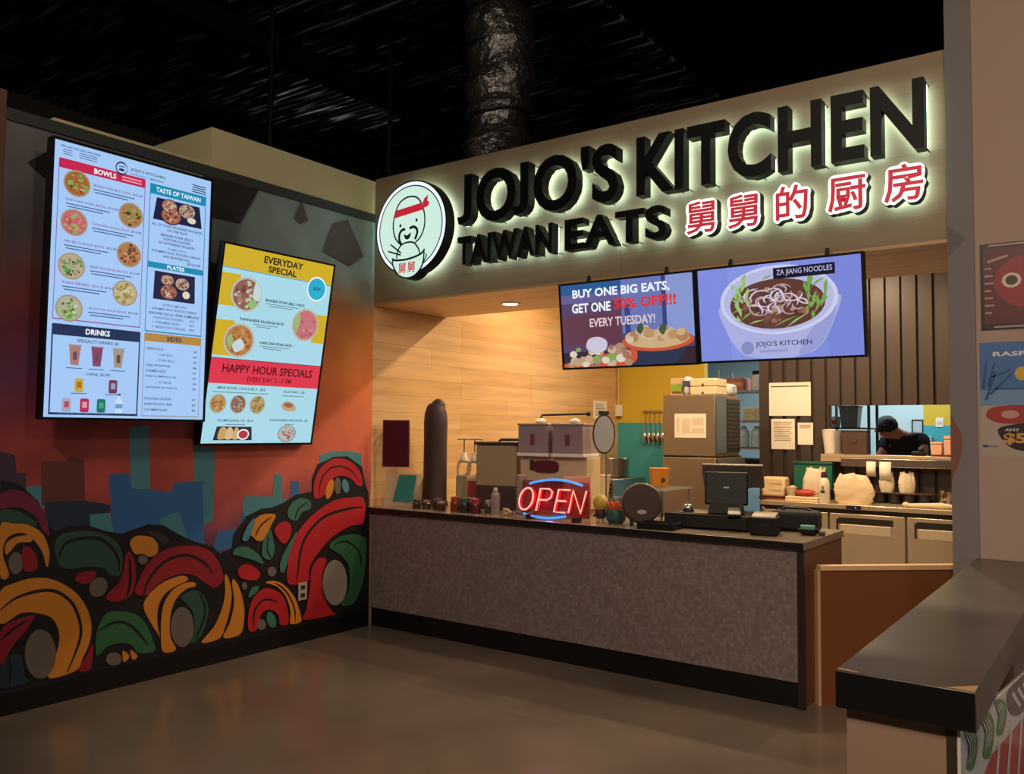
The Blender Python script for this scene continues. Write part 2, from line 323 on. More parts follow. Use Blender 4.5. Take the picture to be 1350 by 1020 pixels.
# ------------------------------------------------------------------ shell
struct(B().box(-4, 9, -9, 9, -0.1, 0, floor_m), 'floor', smooth=False)
struct(B().box(-9, 9, -9, 12, 7.2, 7.3, ceil_m), 'ceiling', smooth=False)
MURAL=[('p',0,0,[(-2.963,1.507),(-2.88,1.482),(-2.868,1.378),(-2.814,1.376),(-2.811,1.279),(-2.955,1.287)]),
('t',0,0,[(-2.812,1.295),(-2.718,1.299),(-2.705,1.16),(-2.785,1.197)]),
('n',0,0,[(-2.731,1.438),(-2.584,1.443),(-2.569,1.468),(-2.475,1.449),(-2.457,1.177),(-2.722,1.185)]),
('d',0,0,[(-2.706,1.201),(-2.457,1.194),(-2.297,1.158),(-2.295,1.097),(-2.42,1.106),(-2.417,1.021),(-2.684,1.011)]),
('t',0,0,[(-2.428,1.107),(-2.295,1.106),(-2.269,0.982),(-2.416,1.004)]),
('t',0,0,[(-2.184,1.656),(-2.05,1.666),(-2.027,1.24),(-2.162,1.246)]),
('b',0,0,[(-2.313,1.35),(-2.174,1.35),(-2.156,1.255),(-2.017,1.239),(-1.866,1.213),(-1.857,1.277),(-1.624,1.28),(-1.605,0.817),(-1.781,0.836),(-2.217,0.951),(-2.273,0.991)]),
('t',0,0,[(-1.708,1.527),(-1.542,1.506),(-1.538,1.003),(-1.615,0.971),(-1.635,1.277),(-1.7,1.28)]),
('t',0,0,[(-1.951,1.044),(-1.81,1.08),(-1.719,0.848),(-1.927,0.906)]),
('b',0,0,[(-1.502,0.922),(-1.317,0.926),(-1.287,1.102),(-1.102,1.08),(-1.098,0.927),(-1.36,0.792),(-1.542,0.772)]),
('t',0,0,[(-1.298,1.093),(-1.276,1.158),(-1.028,1.138),(-1.02,1.303),(-0.942,1.3),(-0.937,1.122),(-0.79,1.081),(-0.998,1.001),(-1.284,1.012)]),
('b',0,0,[(-0.861,1.248),(-0.78,1.245),(-0.776,1.091),(-0.857,1.096)]),
('t',0,0,[(-0.576,1.44),(-0.431,1.47),(-0.25,1.468),(-0.117,1.443),(-0.113,1.27),(-0.572,1.286)]),
('k',0,0,[(-2.957,1.344),(-2.852,1.313),(-2.742,1.21),(-2.685,1.08),(-2.638,1.022),(-2.557,1.047),(-2.44,1.042),(-2.317,0.994),(-2.216,0.97),(-2.14,0.988),(-2.035,1.013),(-1.925,0.999),(-1.81,0.928),(-1.693,0.87),(-1.541,0.818),(-1.477,0.758),(-1.383,0.791),(-1.373,0.882),(-1.259,1.009),(-1.125,1.055),(-1.035,1.055),(-0.936,1.083),(-0.806,1.139),(-0.647,1.154),(-0.65,1.261),(-0.598,1.367),(-0.424,1.424),(-0.274,1.427),(-0.108,1.335),(-0.06,1.174),(-0.023,1.108),(0.001,0.112),(-0.39,0.104),(-1.395,0.117),(-2.913,0.138)]),
('m',1,0,[(-2.954,1.256),(-2.882,1.284),(-2.794,1.247),(-2.715,1.163),(-2.668,1.014),(-2.697,1.02),(-2.764,1.128),(-2.854,1.179),(-2.951,1.18)]),
('g',1,0,[(-2.95,1.167),(-2.865,1.161),(-2.776,1.109),(-2.743,1.061),(-2.826,1.083),(-2.947,1.084)]),
('o',1,0,[(-2.947,1.078),(-2.875,1.087),(-2.788,1.071),(-2.709,1.012),(-2.667,0.909),(-2.67,0.823),(-2.683,0.825),(-2.705,0.9),(-2.759,0.984),(-2.824,1.029),(-2.897,1.016),(-2.925,0.962),(-2.923,0.898),(-2.889,0.792),(-2.937,0.799)]),
('o',1,0,[(-2.911,0.916),(-2.913,0.973),(-2.86,1.01),(-2.779,1.009),(-2.772,0.974),(-2.846,0.973),(-2.891,0.926)]),
('w',1,0,[(-2.815,0.854),(-2.819,0.822),(-2.833,0.8),(-2.852,0.794),(-2.872,0.805),(-2.887,0.83),(-2.894,0.863),(-2.89,0.894),(-2.876,0.916),(-2.857,0.923),(-2.837,0.912),(-2.821,0.887)]),
('r',1,0,[(-2.82,0.938),(-2.777,0.94),(-2.736,0.877),(-2.74,0.806),(-2.81,0.814)]),
('g',1,0,[(-2.635,0.945),(-2.604,0.995),(-2.51,1.011),(-2.384,0.996),(-2.266,0.936),(-2.211,0.845),(-2.214,0.711),(-2.288,0.721),(-2.318,0.76),(-2.419,0.786),(-2.516,0.784),(-2.597,0.808),(-2.626,0.878)]),
('k',1,0.016,[(-2.61,0.862),(-2.575,0.939),(-2.481,0.963),(-2.368,0.953),(-2.279,0.888),(-2.232,0.805),(-2.226,0.727)]),
('r',1,0,[(-2.507,0.729),(-2.46,0.757),(-2.375,0.746),(-2.415,0.683),(-2.485,0.699)]),
('w',1,0,[(-2.311,0.615),(-2.335,0.596),(-2.365,0.592),(-2.393,0.604),(-2.411,0.629),(-2.415,0.659),(-2.403,0.687),(-2.38,0.706),(-2.35,0.71),(-2.322,0.699),(-2.303,0.674),(-2.3,0.644)]),
('o',1,0,[(-2.934,0.704),(-2.863,0.744),(-2.751,0.759),(-2.634,0.733),(-2.511,0.649),(-2.432,0.542),(-2.395,0.427),(-2.403,0.319),(-2.442,0.232),(-2.481,0.166),(-2.64,0.155),(-2.624,0.243),(-2.594,0.329),(-2.594,0.422),(-2.64,0.509),(-2.731,0.553),(-2.819,0.565),(-2.927,0.526)]),
('k',1,0.014,[(-2.93,0.602),(-2.847,0.657),(-2.723,0.679),(-2.619,0.662),(-2.522,0.58),(-2.471,0.467),(-2.46,0.371),(-2.491,0.269),(-2.535,0.165)]),
('r',1,0,[(-2.925,0.482),(-2.843,0.531),(-2.743,0.54),(-2.779,0.468),(-2.85,0.392),(-2.895,0.313),(-2.919,0.299)]),
('k',1,0.012,[(-2.924,0.432),(-2.853,0.482),(-2.781,0.52)]),
('w',1,0,[(-2.606,0.289),(-2.616,0.219),(-2.647,0.173),(-2.692,0.164),(-2.738,0.193),(-2.772,0.253),(-2.786,0.326),(-2.777,0.395),(-2.746,0.441),(-2.702,0.452),(-2.656,0.424),(-2.621,0.365)]),
('d',1,0,[(-2.918,0.267),(-2.872,0.333),(-2.811,0.321),(-2.779,0.199),(-2.755,0.162),(-2.914,0.16)]),
('k',1,0.012,[(-2.872,0.333),(-2.863,0.243),(-2.866,0.162)]),
('r',1,0,[(-2.381,0.301),(-2.391,0.16),(-2.467,0.163),(-2.421,0.241)]),
('h',1,0,[(-2.035,0.964),(-1.952,0.951),(-1.879,0.895),(-1.914,0.871),(-1.975,0.915)]),
('r',1,0,[(-2.304,0.569),(-2.29,0.607),(-2.227,0.66),(-2.197,0.739),(-2.183,0.831),(-2.161,0.849),(-2.126,0.793),(-2.112,0.707),(-2.12,0.603),(-2.157,0.557),(-2.245,0.544)]),
('k',1,0.014,[(-2.168,0.558),(-2.149,0.649),(-2.152,0.733),(-2.16,0.818)]),
('r',1,0,[(-2.113,0.581),(-2.082,0.672),(-2.028,0.76),(-1.913,0.833),(-1.792,0.848),(-1.639,0.826),(-1.533,0.764),(-1.462,0.647),(-1.449,0.565),(-1.512,0.528),(-1.539,0.537),(-1.606,0.58),(-1.685,0.636),(-1.786,0.657),(-1.883,0.645),(-1.976,0.599),(-2.021,0.552)]),
('k',1,0.016,[(-2.055,0.541),(-2.024,0.643),(-1.934,0.738),(-1.826,0.78),(-1.714,0.773),(-1.596,0.703),(-1.528,0.621)]),
('o',1,0,[(-2.158,0.901),(-2.131,0.941),(-2.068,0.943),(-1.998,0.92),(-1.961,0.871),(-1.966,0.817),(-2.018,0.8),(-2.065,0.826),(-2.122,0.832)]),
('w',1,0,[(-2.033,0.782),(-2.037,0.768),(-2.049,0.758),(-2.065,0.756),(-2.081,0.762),(-2.093,0.774),(-2.098,0.79),(-2.094,0.804),(-2.083,0.814),(-2.067,0.816),(-2.05,0.81),(-2.038,0.798)]),
('o',1,0,[(-1.909,0.164),(-1.928,0.259),(-1.992,0.361),(-2.051,0.477),(-2.021,0.547),(-1.93,0.614),(-1.81,0.644),(-1.748,0.638),(-1.734,0.609),(-1.82,0.582),(-1.903,0.54),(-1.943,0.471),(-1.951,0.376),(-1.928,0.259)]),
('o',1,0,[(-1.903,0.163),(-1.922,0.295),(-1.92,0.402),(-1.902,0.486),(-1.844,0.558),(-1.759,0.592),(-1.683,0.589),(-1.672,0.561),(-1.745,0.55),(-1.817,0.494),(-1.851,0.413),(-1.858,0.316),(-1.846,0.238),(-1.807,0.157)]),
('g',1,0,[(-1.781,0.5),(-1.707,0.533),(-1.629,0.511),(-1.568,0.411),(-1.572,0.322),(-1.62,0.207),(-1.696,0.177),(-1.673,0.272),(-1.683,0.374),(-1.723,0.436)]),
('k',1,0.012,[(-1.642,0.512),(-1.594,0.415),(-1.598,0.326),(-1.658,0.192)]),
('w',1,0,[(-1.676,0.284),(-1.686,0.218),(-1.717,0.175),(-1.76,0.165),(-1.804,0.191),(-1.837,0.246),(-1.851,0.315),(-1.841,0.379),(-1.811,0.423),(-1.769,0.434),(-1.724,0.409),(-1.69,0.354)]),
('o',1,0,[(-1.612,0.166),(-1.517,0.255),(-1.454,0.37),(-1.43,0.481),(-1.436,0.603),(-1.406,0.582),(-1.375,0.473),(-1.385,0.359),(-1.423,0.239),(-1.468,0.167)]),
('o',1,0,[(-1.434,0.166),(-1.383,0.266),(-1.352,0.4),(-1.374,0.543),(-1.357,0.564),(-1.306,0.487),(-1.267,0.363),(-1.264,0.246),(-1.296,0.164)]),
('G',1,0,[(-2.362,0.25),(-2.361,0.376),(-2.307,0.477),(-2.21,0.479),(-2.097,0.437),(-2.026,0.357),(-1.977,0.252),(-1.963,0.18),(-2.078,0.188),(-2.125,0.249),(-2.203,0.277),(-2.289,0.271),(-2.341,0.231)]),
('k',1,0.014,[(-2.356,0.375),(-2.262,0.411),(-2.185,0.403),(-2.106,0.345),(-2.011,0.227)]),
('w',1,0,[(-2.191,0.175),(-2.197,0.155),(-2.216,0.144),(-2.242,0.144),(-2.268,0.155),(-2.288,0.174),(-2.295,0.196),(-2.289,0.215),(-2.271,0.226),(-2.245,0.227),(-2.219,0.216),(-2.199,0.197)]),
('o',1,0,[(-2.185,0.225),(-2.14,0.185),(-2.161,0.155),(-2.18,0.159)]),
('o',1,0,[(-2.135,0.22),(-2.083,0.173),(-2.116,0.154)]),
('R',1,0,[(-0.625,1.111),(-0.631,1.221),(-0.582,1.322),(-0.467,1.396),(-0.346,1.409),(-0.211,1.364),(-0.124,1.276),(-0.1,1.19),(-0.153,1.177),(-0.239,1.242),(-0.343,1.269),(-0.443,1.243),(-0.519,1.127),(-0.576,1.101)]),
('k',1,0.01,[(-0.577,1.113),(-0.561,1.233),(-0.475,1.326),(-0.345,1.345),(-0.22,1.295),(-0.143,1.207)]),
('o',1,0,[(-0.428,1.157),(-0.445,1.12),(-0.468,1.095),(-0.489,1.089),(-0.504,1.104),(-0.509,1.135),(-0.501,1.175),(-0.484,1.212),(-0.462,1.237),(-0.44,1.243),(-0.425,1.228),(-0.421,1.197)]),
('w',1,0,[(-0.347,1.186),(-0.351,1.153),(-0.363,1.129),(-0.38,1.121),(-0.397,1.131),(-0.41,1.156),(-0.416,1.189),(-0.412,1.222),(-0.4,1.246),(-0.383,1.254),(-0.366,1.244),(-0.352,1.219)]),
('t',1,0,[(-0.259,1.187),(-0.256,1.159),(-0.264,1.138),(-0.28,1.129),(-0.3,1.134),(-0.319,1.153),(-0.332,1.18),(-0.335,1.207),(-0.328,1.228),(-0.312,1.238),(-0.292,1.232),(-0.272,1.214)]),
('T',1,0,[(-0.889,1.02),(-0.837,1.087),(-0.747,1.111),(-0.662,1.077),(-0.669,1.019),(-0.744,1.002),(-0.797,0.942),(-0.87,0.962)]),
('k',1,0.01,[(-0.816,0.95),(-0.781,1.027),(-0.69,1.078)]),
('R',1,0,[(-0.875,0.482),(-0.87,0.651),(-0.829,0.788),(-0.741,0.894),(-0.593,0.999),(-0.399,1.075),(-0.235,1.084),(-0.086,1.064),(-0.082,0.87),(-0.23,0.851),(-0.431,0.779),(-0.565,0.674),(-0.658,0.568),(-0.673,0.455),(-0.784,0.449)]),
('k',1,0.018,[(-0.784,0.47),(-0.754,0.695),(-0.683,0.831),(-0.514,0.949),(-0.274,0.992),(-0.085,0.997)]),
('G',1,0,[(-0.459,0.707),(-0.351,0.771),(-0.207,0.78),(-0.079,0.745),(-0.045,0.68),(-0.071,0.404),(-0.172,0.219),(-0.317,0.219),(-0.238,0.335),(-0.242,0.517),(-0.327,0.618)]),
('k',1,0.012,[(-0.41,0.717),(-0.268,0.725),(-0.129,0.627),(-0.105,0.501)]),
('R',1,0,[(-0.653,0.394),(-0.638,0.551),(-0.564,0.623),(-0.486,0.606),(-0.531,0.48),(-0.508,0.315),(-0.416,0.183),(-0.395,0.157),(-0.703,0.165),(-0.686,0.241)]),
('W',1,0,[(-0.258,0.391),(-0.273,0.301),(-0.321,0.241),(-0.387,0.227),(-0.454,0.262),(-0.503,0.335),(-0.522,0.427),(-0.507,0.515),(-0.462,0.575),(-0.396,0.592),(-0.329,0.559),(-0.278,0.486)]),
('o',1,0,[(-1.227,0.881),(-1.205,0.961),(-1.131,1.009),(-1.003,1.0),(-1.044,0.92),(-1.101,0.828),(-1.159,0.82),(-1.202,0.852)]),
('k',1,0.01,[(-1.185,0.85),(-1.138,0.928),(-1.037,0.989)]),
('T',1,0,[(-1.114,0.706),(-1.109,0.815),(-1.052,0.893),(-1.025,0.835),(-1.005,0.75),(-1.037,0.67)]),
('k',1,0.01,[(-1.028,0.669),(-1.074,0.757),(-1.056,0.866)]),
('R',1,0,[(-1.009,0.889),(-0.94,0.942),(-0.86,0.918),(-0.857,0.833),(-0.909,0.775),(-0.972,0.816)]),
('T',1,0,[(-0.948,0.576),(-0.941,0.659),(-0.865,0.777),(-0.795,0.856),(-0.846,0.733),(-0.904,0.57)]),
('T',1,0,[(-1.376,0.749),(-1.337,0.791),(-1.241,0.781),(-1.14,0.709),(-1.104,0.644),(-1.189,0.681),(-1.303,0.721)]),
('R',1,0,[(-1.325,0.637),(-1.237,0.66),(-1.136,0.586),(-1.168,0.536),(-1.299,0.567)]),
('w',1,0,[(-0.984,0.574),(-0.989,0.556),(-1.004,0.545),(-1.025,0.543),(-1.046,0.55),(-1.061,0.565),(-1.067,0.584),(-1.062,0.601),(-1.047,0.613),(-1.027,0.615),(-1.006,0.608),(-0.99,0.592)]),
('w',1,0,[(-1.246,0.503),(-1.248,0.49),(-1.256,0.482),(-1.268,0.48),(-1.279,0.485),(-1.287,0.496),(-1.291,0.51),(-1.288,0.523),(-1.28,0.531),(-1.269,0.533),(-1.258,0.528),(-1.249,0.517)]),
('T',1,0,[(-1.231,0.437),(-1.199,0.486),(-1.142,0.485),(-1.165,0.441),(-1.222,0.415)]),
('R',1,0,[(-1.223,0.181),(-1.227,0.316),(-1.181,0.416),(-1.082,0.463),(-0.961,0.418),(-0.888,0.33),(-0.857,0.171),(-0.937,0.171),(-0.956,0.243),(-1.027,0.296),(-1.111,0.283),(-1.149,0.174)]),
('k',1,0.012,[(-1.183,0.187),(-1.17,0.32),(-1.08,0.38),(-0.959,0.341)]),
('w',1,0,[(-1.068,0.194),(-1.073,0.176),(-1.087,0.164),(-1.107,0.163),(-1.128,0.171),(-1.143,0.188),(-1.149,0.208),(-1.144,0.226),(-1.13,0.237),(-1.11,0.239),(-1.089,0.231),(-1.074,0.214)]),
('T',1,0,[(-0.982,0.223),(-0.975,0.191),(-0.98,0.168),(-0.997,0.158),(-1.02,0.165),(-1.043,0.186),(-1.06,0.217),(-1.067,0.248),(-1.061,0.272),(-1.045,0.282),(-1.022,0.275),(-0.999,0.254)]),
('o',1,0,[(-1.083,0.504),(-0.998,0.506),(-0.892,0.45),(-0.799,0.344),(-0.741,0.207),(-0.739,0.157),(-0.839,0.161),(-0.842,0.252),(-0.889,0.372),(-0.98,0.462)]),
('k',1,0.01,[(-0.998,0.492),(-0.891,0.414),(-0.806,0.275),(-0.794,0.16)]),
('t',1,0,[(-1.299,0.848),(-1.246,0.95),(-1.189,0.986),(-1.242,0.842)]),
('u',0,0,[(-1.694,3.429),(-1.521,3.477),(-1.41,3.5),(-1.22,3.443),(-1.385,3.142),(-1.619,3.141),(-1.686,3.151)]),
('v',0,0,[(-0.82,3.443),(-0.75,3.302),(-0.825,3.25),(-0.884,3.282)]),
('v',0,0,[(-0.486,3.324),(-0.325,3.389),(-0.139,3.113),(-0.297,3.003),(-0.585,3.077)]),
('u',0,0,[(-2.878,3.206),(-2.75,3.314),(-2.705,3.308),(-2.698,3.132),(-2.788,3.147)])]
PAL = {'p': '#4a3550', 't': '#4f929e', 'n': '#6e3a34', 'd': '#22384c', 'b': '#3470ac', 'k': '#101018', 'm': '#7a2240', 'g': '#2c5448', 'o': '#dc8c2a', 'w': '#746860',
       'r': '#981a2a', 'R': '#c0202c', 'h': '#3a3238', 'G': '#2f6b44', 'T': '#3d7a68', 'W': '#948a80', 'u': '#2a2428', 'v': '#5c5450'}
wl = B(); wl.box(-0.14, 0, -3.0, 0.0, 0.0, 3.46, mural_m)
FW = lambda u, v, d: (d, u, v)
for i, (c, sm, st, pts) in enumerate(MURAL):
    m = M('mural_' + c + ('_line' if st else ''), PAL[c], 0.55, noise=0.12, nscale=6); d = 0.0006 + 0.00012 * i
    if st:
        line = smooth_loop(pts, 5, False); a, b2 = ribbon(line, st * 1.35); n = len(a)
        wl.add([FW(*p, d) for p in a] + [FW(*p, d) for p in b2], [(k, n + k, n + k + 1, k + 1) for k in range(n - 1)], m)
    else:
        wl.flat(smooth_loop(pts, 5) if sm else pts, d, m, FW)
struct(wl, 'wall_left', smooth=False)
struct(B().box(-0.16, 0.012, -3.0, 0.0, 3.43, 3.50, M('trim_grey', '#3c4240', 0.6)), 'trim_1', smooth=False)
struct(B().box(-0.9, -0.005, -1.63, 0.12, 3.50, 3.79, ply_y), 'wall_upper_left', smooth=False)
struct(B().box(-0.14, 0.002, -3.7, -3.0, 0.0, 3.6, browncol), 'column_left', smooth=False)
struct(B().box(0.0, 0.014, -3.0, -0.012, 0.0, 0.125, blackbase), 'baseboard_left', smooth=False)
struct(B().box(-0.12, -0.02, -2.72, -1.64, 3.50, 3.53, ply_y), 'trim_2', smooth=False)
# inner left wall of the stall, clad in planks
struct(B().box(-0.14, 0.0, 0.0, 4.33, 0.0, 3.6, wood), 'wall_stall_left', smooth=False)
# fascia and the soffit behind it
fb = B(); fb.box(0.0, 4.46, 0.0, 0.11, 2.735, 3.81, fascia_m); struct(fb, 'wall_fascia', smooth=False)
so = B(); so.box(0.0, 4.46, 0.001, 0.96, 2.715, 2.735, wood_s); so.box(0.0, 4.46, 0.94, 0.96, 2.735, 3.45, drywall); struct(so, 'ceiling_soffit', smooth=False)
struct(B().box(0.0, 5.0, 0.96, 4.33, 3.45, 3.55, drywall), 'ceiling_stall', smooth=False)
# right pillar, poster wall
pm = B(); pm.box(4.455, 4.585, -0.02, 4.2, 0.0, 7.2, greywall)
FPL = lambda u, v, d: (u, -0.02 - d, v)
pm.flat([(4.458, 2.80), (4.548, 2.72), (4.458, 2.63)], 0.001, M('mural_v', PAL['v']), FPL)
pm.flat(smooth_loop([(4.4555, 1.74), (4.475, 1.72), (4.505, 1.66), (4.512, 1.60), (4.50, 1.52), (4.475, 1.45), (4.4555, 1.42)], 4), 0.001, M('pillar_orange', '#7c4c40', 0.7), FPL)
struct(pm, 'pillar_right', smooth=False)
struct(B().box(4.585, 8.0, -0.005, 0.26, 0.0, 7.2, drywall), 'wall_right', smooth=False)
# stall back: painted wall, corrugated partition with the pass window, kitchen beyond
struct(B().box(-0.14, 1.16, 4.33, 4.43, 0.0, 3.45, band_m), 'wall_back_left', smooth=False)
cb = B(); Wx0, Wx1, Wz0, Wz1 = 2.635, 4.25, 1.43, 1.945
def corr(x0, x1, z0, z1):
    n = max(1, round((x1 - x0) / 0.158)); p = (x1 - x0) / n; xs = []
    for k in range(n): xs += [(x0 + k * p, 4.20), (x0 + k * p + 0.108, 4.20), (x0 + k * p + 0.122, 4.235), (x0 + k * p + 0.145, 4.235)]
    xs.append((x1, 4.20)); m = len(xs)
    cb.add([(x, y, z0) for x, y in xs] + [(x, y, z1) for x, y in xs], [(k, k + 1, m + k + 1, m + k) for k in range(m - 1)], corr_m)
corr(1.87, Wx0, 0, 3.45); corr(Wx0, 4.455, Wz1, 3.45); corr(Wx0, 4.455, 0, Wz0)
cb.box(1.87, Wx0, 4.236, 4.30, 0, 3.45, corr_m); cb.box(Wx0, 4.455, 4.236, 4.30, Wz1, 3.45, corr_m); cb.box(Wx0, 4.455, 4.236, 4.30, 0, Wz0, corr_m); cb.box(Wx1, 4.455, 4.20, 4.30, Wz0, Wz1, corr_m)
struct(cb, 'wall_back', smooth=False)
struct(B().box(-1.0, 3.06, 7.0, 7.1, 0, 3.0, kwall), 'wall_kitchen_back', smooth=False)
struct(B().box(3.06, 5.0, 6.98, 7.08, 0, 3.0, band_m), 'wall_kitchen_right', smooth=False)
struct(B().box(-1.1, -1.0, 4.43, 7.1, 0, 3.0, kwall), 'wall_kitchen_left', smooth=False)
struct(B().box(-1.1, 5.0, 4.30, 7.1, 3.0, 3.06, kwall), 'ceiling_kitchen', smooth=False)
struct(B().box(5.0, 5.1, 0.27, 7.1, 0, 3.45, drywall), 'wall_stall_right', smooth=False)
# ceiling deck over the hall: ribbed metal, with a beam and hangers
dk = B(); xs = []
for k in range(70):
    y = -2.0 + k * 0.11; xs += [(y, 6.0), (y + 0.05, 6.0), (y + 0.06, 6.04), (y + 0.1, 6.04)]
m = len(xs); dk.add([(-6.5, y, z) for y, z in xs] + [(1.0, y, z) for y, z in xs], [(k, k + 1, m + k + 1, m + k) for k in range(m - 1)], deck_m)
struct(dk, 'ceiling_deck', smooth=False)

# fascia sign lettering ------------------------------------------------------------
letter_m = M('black_letter', '#050807', 0.45, spec=0.2)
halo_m = M('halo_led', '#c4f4ee', emit=11.5)
FF = lambda u, v, d: (u, -d, v)
def word(body, x0, x1, z0, z1, names):
    big = glyphs(body, 0.027, 0.05, 4); small = glyphs(body, 0.012, 0.0, 2)
    vs = big[0]; ax = min(v[0] for v in vs); bx = max(v[0] for v in vs); cap = max(v[1] for v in glyphs(body[0] if body[0] != 'J' else 'I', 0.027, 0.05, 4)[0]); lo = 0
    mapx = lambda x: x0 + (x - ax) / (bx - ax) * (x1 - x0); mapz = lambda y: z0 + (y - lo) / (cap - lo) * (z1 - z0)
    back = islands(*small); body_i = islands(*big)
    def level(v):
        lo_, hi_ = min(q[1] for q in v), max(q[1] for q in v)
        return [(q[0], (q[1] - lo_) / (hi_ - lo_) * hi_, q[2]) for q in v] if lo_ < -0.05 else v
    back = [(level(v), f) for v, f in back]; body_i = [(level(v), f) for v, f in body_i]
    for (lv, lf), (nm, lb) in zip(body_i, names):
        px = mapx(min(v[0] for v in lv)); t = thing('sign_letter', lb, 'sign letter', (px, 0, mapz(0)), group=nm)
        mid_ = (min(v[0] for v in lv) + max(v[0] for v in lv)) / 2; lv = [(mid_ + (v[0] - mid_) * 0.95, v[1], v[2]) for v in lv]
        b = B(); b.add([(mapx(x) - px, -0.095 + z * 0.9, mapz(y) - mapz(0)) for x, y, z in lv], lf, letter_m); b.build('letter_shell', t, smooth=False)
        c = sum(v[0] for v in lv) / len(lv); bk = min(back, key=lambda q: abs((min(v[0] for v in q[0]) + max(v[0] for v in q[0])) / 2 - (min(v[0] for v in lv) + max(v[0] for v in lv)) / 2) + abs(max(v[1] for v in q[0]) - max(v[1] for v in lv)))
        b = B(); b.add([(mapx(x) - px, -0.047, mapz(y) - mapz(0)) for x, y, z in bk[0]], [f[::-1] for f in bk[1]], halo_m); b.build('backlight', t, smooth=False)
        xm = mapx((min(v[0] for v in lv) + max(v[0] for v in lv)) / 2) - px; zt = mapz(max(v[1] for v in lv)) - mapz(0)
        # stand-offs that carry the shell off the panel
        for vx in (min(lv, key=lambda v: v[1] - 0.1 * v[0]), max(lv, key=lambda v: v[1] + 0.1 * v[0])):
            qx, qz = mapx(vx[0]) - px, mapz(vx[1]) - mapz(0); qz += 0.012 if qz < zt / 2 else -0.012
            B().tube([(qx, -0.06, qz), (qx, 0.0, qz)], 0.004, darkmet, 6).build('stand_off', t)
def lab(w, spec): return [('channel letters of ' + w, s) for s in spec]
word("JOJO'S", 1.03, 2.46, 3.245, 3.628, lab("JOJO'S", ['black channel letter J that begins the word JOJO\'S', 'black channel letter O after the first J of JOJO\'S', 'black channel letter J in the middle of JOJO\'S', 'black channel letter O before the apostrophe of JOJO\'S', 'small black apostrophe between O and S of JOJO\'S', 'black channel letter S that ends the word JOJO\'S']))
word('KITCHEN', 2.585, 4.375, 3.245, 3.628, lab('KITCHEN', ['large black channel letter %s, %s letter of KITCHEN on the fascia' % (c, o) for c, o in zip('KITCHEN', ['first', 'second', 'third', 'fourth', 'fifth', 'sixth', 'last'])]))
word('TAIWAN', 1.036, 1.92, 2.935, 3.145, lab('TAIWAN', ['small black channel letter %s, %s letter of TAIWAN under JOJO\'S' % (c, o) for c, o in zip('TAIWAN', ['first', 'second', 'third', 'fourth', 'fifth', 'last'])]))
word('EATS', 2.02, 2.815, 2.935, 3.145, lab('EATS', ['small black channel letter %s, %s letter of EATS on the fascia' % (c, o) for c, o in zip('EATS', ['first', 'second', 'third', 'last'])]))

# Chinese characters: white lit boxes with red strokes
white_lit = M('lit_white', '#f6fff2', emit=1.15); red_lit = M('lit_red', '#d02038', emit=0.85)
def outline(vs, fs, n, grow):
    g = np.zeros((n, n), bool); yy, xx = np.mgrid[0:n, 0:n]; px = (xx + 0.5) / n * 1.3 - 0.15; py = (yy + 0.5) / n * 1.3 - 0.15
    for f in fs:
        for k in range(1, len(f) - 1):
            a, b, c = [np.array(vs[i][:2]) for i in (f[0], f[k], f[k + 1])]
            d = (b[0] - a[0]) * (c[1] - a[1]) - (c[0] - a[0]) * (b[1] - a[1])
            if abs(d) < 1e-12: continue
            s = ((px - a[0]) * (c[1] - a[1]) - (c[0] - a[0]) * (py - a[1])) / d; t = ((b[0] - a[0]) * (py - a[1]) - (px - a[0]) * (b[1] - a[1])) / d
            g |= (s >= 0) & (t >= 0) & (s + t <= 1)
    for _ in range(grow):
        q = g.copy(); q[1:] |= g[:-1]; q[:-1] |= g[1:]; q[:, 1:] |= g[:, :-1]; q[:, :-1] |= g[:, 1:]; g = q
    # fill holes: flood the outside
    out = np.zeros_like(g); out[0] = out[-1] = out[:, 0] = out[:, -1] = True
    for _ in range(4 * n):
        q = out.copy(); q[1:] |= out[:-1]; q[:-1] |= out[1:]; q[:, 1:] |= out[:, :-1]; q[:, :-1] |= out[:, 1:]; q &= ~g
        if (q == out).all(): break
        out = q
    g = ~out; E_ = {}
    for y in range(n):
        for x in range(n):
            if g[y, x]:
                if not g[y - 1, x]: E_.setdefault((x, y), []).append((x + 1, y))
                if not g[y, x + 1]: E_.setdefault((x + 1, y), []).append((x + 1, y + 1))
                if not g[y + 1, x]: E_.setdefault((x + 1, y + 1), []).append((x, y + 1))
                if not g[y, x - 1]: E_.setdefault((x, y + 1), []).append((x, y))
    best = []
    while E_:
        st = next(iter(E_)); loop = [st]; cur = st
        while cur in E_:
            nx = E_[cur].pop()
            if not E_[cur]: del E_[cur]
            if nx == st: break
            loop.append(nx); cur = nx
        if len(loop) > len(best): best = loop
    pts = [(x / n * 1.3 - 0.15, y / n * 1.3 - 0.15) for x, y in best]; N_ = len(pts)
    sm = [tuple(sum(pts[(i + k) % N_][j] for k in (-2, -1, 0, 1, 2)) / 5 for j in (0, 1)) for i in range(N_)]
    return sm[::2]
SCL = 0.222
